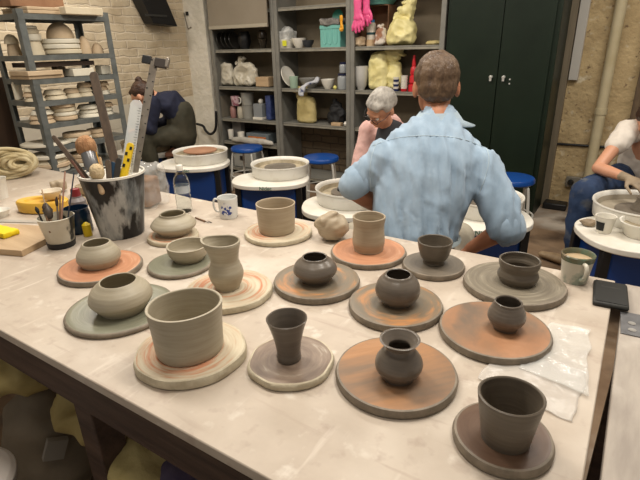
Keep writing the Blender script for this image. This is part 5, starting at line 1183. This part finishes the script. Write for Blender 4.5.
# --- person in navy at the far left wheel
Cc = {}
fC = V((-.90, -.42, 0)).normalized(); lC = fC.cross(V((0, 0, 1)))
Cc['head'] = pt(142, 96, 4.62); Cc['neck'] = pt(152, 94, 4.65)
s0 = pt(160, 99, 4.68)
Cc['shl'] = s0-lC*.16+V((0, 0, -.02)); Cc['shr'] = s0+lC*.16+V((0, 0, -.02))
Cc['chest'] = pt(169, 102, 4.72); Cc['waist'] = pt(179, 113, 4.78); Cc['pelvis'] = pt(180, 133, 4.84)
for s, g in (('l', -1), ('r', 1)):
    Cc['el'+s] = Cc['sh'+s]+lC*g*.05+fC*.03+V((0, 0, -.23)); Cc['wr'+s] = Cc['el'+s]+fC*.20-lC*g*.10+V((0, 0, -.03))
    Cc['hip'+s] = Cc['pelvis']+lC*g*.09; Cc['kn'+s] = Cc['hip'+s]+fC*.24+lC*g*.16+V((0, 0, -.02)); Cc['an'+s] = V((Cc['kn'+s].x, Cc['kn'+s].y, .09))-fC*.03; Cc['toe'+s] = Cc['an'+s]+fC*.14+V((0, 0, -.05))
Cc['face'] = fC+V((0, 0, -.55)); Cc['up'] = V((0, 0, 1))+fC*.6
rootC = V((Cc['pelvis'].x, Cc['pelvis'].y, 0))
bC, P, R_ = person(rootC, 'dark-haired person in navy top and olive trousers bent over the far left wheel', Cc, m_skin, k=.95, head=1.08)
face_bits(lambda x, y, z: P(x, y, z)-rootC, R_, bC, 1.0)
hair('hair', P, R_, 1.08, m_hair_dk, bC, rootC, [(0, -.020, .040, .084, .098, .086), (0, -.070, -.0, .064, .050, .06), (0, .035, .07, .066, .050, .03), (.0, -.06, .125, .030, .030, .028)], .006, 26)
garment('navy_top', [([Cc['waist'], Cc['chest'], s0+V((0, 0, -.01)), s0+fC*.04+V((0, 0, .02))], [(.165, .125), (.18, .12), (.15, .085), (.065, .055)], lC)]+[([Cc['sh'+s], Cc['el'+s]*.5+Cc['sh'+s]*.5, Cc['el'+s]], [.07, .066, .056], None) for s in 'lr']+[([Cc['el'+s], Cc['wr'+s]*.8+Cc['el'+s]*.2], [.062, .046], None) for s in 'lr'], m_navy, bC, rootC, .011, folds(.008, 9, 6))
garment('olive_trousers', [([Cc['pelvis']+V((0, 0, -.03))-fC*.02, Cc['waist']-fC*.02], [(.165, .145), (.16, .13)], lC)]+[([Cc['hip'+s], Cc['kn'+s]], [.105, .080], None) for s in 'lr']+[([Cc['kn'+s], Cc['an'+s]+V((0, 0, .03))], [.080, .07], None) for s in 'lr'], m_olive, bC, rootC, .012, folds(.007))
shoes(Cc, bC, rootC, m_black)
bs = empty('wooden_seat_stool', (Cc['pelvis'].x, Cc['pelvis'].y, 0), 'stool with reddish-brown wooden seat under the person in navy', 'stool')
zt = Cc['pelvis'].z-.17
MB().box((0, 0, zt-.02), (.28, .28, .04), .6).build('seat', mat('red_brown_wood', (112, 74, 56), (130, 90, 68), scale=8, rough=.6), bs, bevel=.006)
for sx in (-1, 1):
    for sy in (-1, 1): MB().box(Matrix.Rotation(.6, 3, 'Z') @ V((sx*.11, sy*.11, (zt-.04)/2)), (.035, .035, zt-.04), .6).build('leg', m_woodm, bs)

# --- person in white T-shirt at the right
Dd = {}
fD = V((-.15, -1, 0)).normalized(); lD = fD.cross(V((0, 0, 1)))     # faces the camera side
Dd['head'] = pt(651, 120, 3.08)
Dd['neck'] = Dd['head']-fD*.09+V((0, 0, -.08)); s0 = Dd['neck']-fD*.05+V((0, 0, -.08))
Dd['shl'] = s0-lD*.175; Dd['shr'] = s0+lD*.175
Dd['chest'] = s0-fD*.08+V((0, 0, -.16)); Dd['waist'] = s0-fD*.17+V((0, 0, -.34)); Dd['pelvis'] = V((s0.x, s0.y, .56))-fD*.24
el = pt(598, 168, 3.10); wr = pt(628, 178, 2.90)
el2 = Dd['shl']*1.0; 
# image-left arm is the one on the -X side
left = 'shl' if Dd['shl'].x < Dd['shr'].x else 'shr'
L1 = left[-1]; L2 = 'r' if L1 == 'l' else 'l'; gL = -1 if L1 == 'l' else 1
Dd['sh'+L1] = pt(629, 129, 3.17); Dd['el'+L1] = el; Dd['wr'+L1] = wr
Dd['sh'+L2] = s0+lD*(-gL)*.175; Dd['el'+L2] = Dd['sh'+L2]+lD*(-gL)*.10+V((0, 0, -.25))+fD*.05; Dd['wr'+L2] = Dd['el'+L2]+fD*.2+lD*gL*.14
for s, g in (('l', -1), ('r', 1)):
    Dd['hip'+s] = Dd['pelvis']+lD*g*.09
kn = pt(584, 193, 3.02); Dd['kn'+L1] = kn; Dd['an'+L1] = V((kn.x+.03, kn.y-.02, .09)); Dd['toe'+L1] = Dd['an'+L1]+V((-.07, -.14, -.05))
Dd['kn'+L2] = Dd['hip'+L2]+fD*.4+lD*(-gL)*.18; Dd['an'+L2] = V((Dd['kn'+L2].x, Dd['kn'+L2].y, .09)); Dd['toe'+L2] = Dd['an'+L2]+fD*.14+V((0, 0, -.05))
Dd['face'] = fD+V((0, 0, -.8)); Dd['up'] = V((0, 0, 1))+fD*.9
rootD = V((Dd['pelvis'].x, Dd['pelvis'].y, 0))
palms = {L1: ((wr-el).normalized()+V((.1, -.1, -.15)), V((.2, .3, -1)))}
bD, P, R_ = person(rootD, 'person in white T-shirt and clay-smeared jeans throwing at the right picture edge', Dd, m_skin, k=.95, head=1.0, palms=palms, curl=.7, handsize=1.05)
bD.data.materials.append(m_muddy)
for pg in bD.data.polygons:
    c = bD.matrix_world.to_translation()*0+Vector(pg.center)+rootD
    for s in 'lr':
        if (c-Dd['wr'+s]).length < .21 and (c-Dd['wr'+s]).dot((Dd['wr'+s]-Dd['el'+s]).normalized()) > -.05: pg.material_index = 1
hair('hair', P, R_, 1.0, m_hair_dk, bD, rootD, [(0, -.022, .040, .086, .098, .086), (0, -.075, .0, .064, .050, .06), (0, .03, .075, .068, .050, .032), (-.07, .0, -.03, .03, .06, .06)], .006, 26)
garment('t_shirt', [([Dd['waist'], Dd['chest'], s0+V((0, 0, -.02)), s0+V((0, 0, .03))], [(.165, .125), (.175, .13), (.16, .085), (.07, .06)], lD)]+[([Dd['sh'+s]*.8+s0*.2, Dd['sh'+s], Dd['el'+s]*.42+Dd['sh'+s]*.58], [.080, .074, .064], None) for s in 'lr'], m_tee, bD, rootD, .01, folds(.009, 9, 6))
garment('jeans', [([Dd['pelvis'], Dd['waist']], [(.17, .13), (.15, .115)], lD)]+[([Dd['hip'+s], Dd['hip'+s]*.5+Dd['kn'+s]*.5, Dd['kn'+s]], [.10, .096, .084], None) for s in 'lr']+[([Dd['kn'+s], Dd['an'+s]*.6+Dd['kn'+s]*.4, Dd['an'+s]+V((0, 0, .03))], [.084, .078, .068], None) for s in 'lr'], m_jean, bD, rootD, .011, folds(.008, 9, 6))
shoes(Dd, bD, rootD, m_shoe)
sD = copy_tree(s1); sD.location = (Dd['pelvis'].x, Dd['pelvis'].y, 0); sD['label'] = 'blue-topped stool under the person in the white T-shirt'; sD.scale = (1, 1, (Dd['pelvis'].z-.12)/.47)
# clay being thrown on right wheel
R28 = Matrix.Rotation(RZ, 3, 'Z'); pc = V((.13, 2.98, 0)) + R28 @ V((.11, .20, 0))
mb = MB(); mb.lathe([(0, 0), (.07, 0), (.065, .02), (.05, .05), (.052, .075), (.04, .085), (.02, .08), (0, .06)], 32)
tag(mb.build('clay_on_wheel', m_clay_b, loc=(pc.x, pc.y, .556)), 'wet lump of clay being centred on the right-hand wheel', 'clay')
# tan shoe lying on the floor near the speckled mug
q = pz(541, 258, 0); lt = V((.8, -.3, 0)).normalized()
mb = MB(); mb.tube([V((0, 0, .03)), lt*.09+V((0, 0, .035)), lt*.2+V((0, 0, .035)), lt*.27+V((0, 0, .04))], [(.03, .022), (.042, .03), (.04, .034), (.036, .036)], 16, lat=lt.cross(V((0, 0, 1))))
tag(remesh(mb, .007, 3).build('beige_shoe', m_shoe, loc=(q.x, q.y, 0.004)), 'beige shoe on the floor behind the speckled mug', 'shoe')

# ------------------------------------------------------------------ under the table
def at_floor(px, py, z_=0): return pz(px, py, z_)
mb = MB(); mb.tube([(0, 0, .08), (.0, 0, .22), (.01, 0, .34), (.02, 0, .40)], [(.17, .13), (.18, .14), (.14, .11), (.06, .05)], 24, lat=(1, 0, 0))
p = pz(32, 420, .34); sk_ = empty('grey_sack', (p.x-.02, p.y+.05, 0), 'large grey-brown sack with white patches under the table', 'sack')
remesh(mb, .014, 3, crumple(.014, 6, 2)).build('sack_body', mat('dirty_grey_sack', (104, 93, 76), (120, 108, 90), scale=5, rough=.7, bump=.4), sk_)
nc = (CP-sk_.location); nc.z = 0; nc.normalize(); an = atan2(nc.x, -nc.y)
MB().box((nc.x*.172+.0, nc.y*.172, .30), (.06, .022, .07), R=Matrix.Rotation(an, 3, 'Z') @ Matrix.Rotation(.4, 3, 'Y')).build('white_patch', plain('dull_white_label', (134, 128, 118), .7), sk_)
sk_.location.z = .0
def heap(px, py, z_, r, m, label, seed, name='yellow_cloth', cat='cloth', sq=.6, amp=.03, base=0.0):
    p = pz(px, py, z_); mb = MB(); mb.ball((0, 0, r*sq), (r, r*.8, r*sq), seg=20)
    m2 = remesh(mb, .012, 2, crumple(amp, 8, seed)); zm = min(v[2] for v in m2.v); m2.v = [(a, b, c-zm) for a, b, c in m2.v]
    return tag(m2.build(name, m, loc=(p.x, p.y, base), ang=80), label, cat)
m_dimy = mat('mustard_cloth', (158, 140, 86), (180, 162, 108), scale=6, rough=.75, bump=.5, bscale=12, bdist=.02)
heap(14, 374, .5, .12, m_dimy, 'mustard cloth heap at the far left under the table', 1, base=.42, amp=.03)
heap(82, 395, .5, .10, m_dimy, 'mustard cloth draped beside the table leg', 4, base=.34, amp=.028)
heap(140, 455, .45, .12, m_yel2, 'pale yellow crumpled cloth right of the table leg', 7, base=.3, amp=.028)
heap(195, 472, .45, .13, mat('violet_grey_bag', (84, 76, 104), (104, 96, 122), scale=6, rough=.5, bump=.4), 'purplish plastic bag under the table at the bottom edge', 9, 'purple_bag', 'bag', base=.28)
heap(128, 438, .40, .10, mat('black_green_bag', (22, 28, 24), (34, 42, 36), scale=6, rough=.3), 'shiny black-green bag behind the pale yellow cloth', 12, 'black_bag', 'bag', base=.3)
heap(66, 462, .12, .10, mat('brown_rubbish', (64, 50, 40), (84, 68, 54), scale=8, rough=.8), 'dark brown rag heap on the lower shelf by the table leg', 14, 'brown_rag_heap', 'rag', base=.004)
p = pz(-50, 486, .475); ws = empty('white_stool', (p.x, p.y, 0), 'white round stool top cut by the bottom left picture corner', 'stool')
MB().lathe([(0, .44), (.13, .44), (.142, .45), (.142, .465), (.13, .475), (0, .475)], 48).build('seat', plain('cream_white_seat', (178, 170, 162), .5), ws, bevel=.002)
for k_ in range(3):
    a = k_*2*pi/3+.5; MB().tube([(.1*cos(a), .1*sin(a), .44), (.14*cos(a), .14*sin(a), .012)], .012, 8).build('leg', m_tubew, ws)

bpy.data.materials.remove(MATS['dummy'])
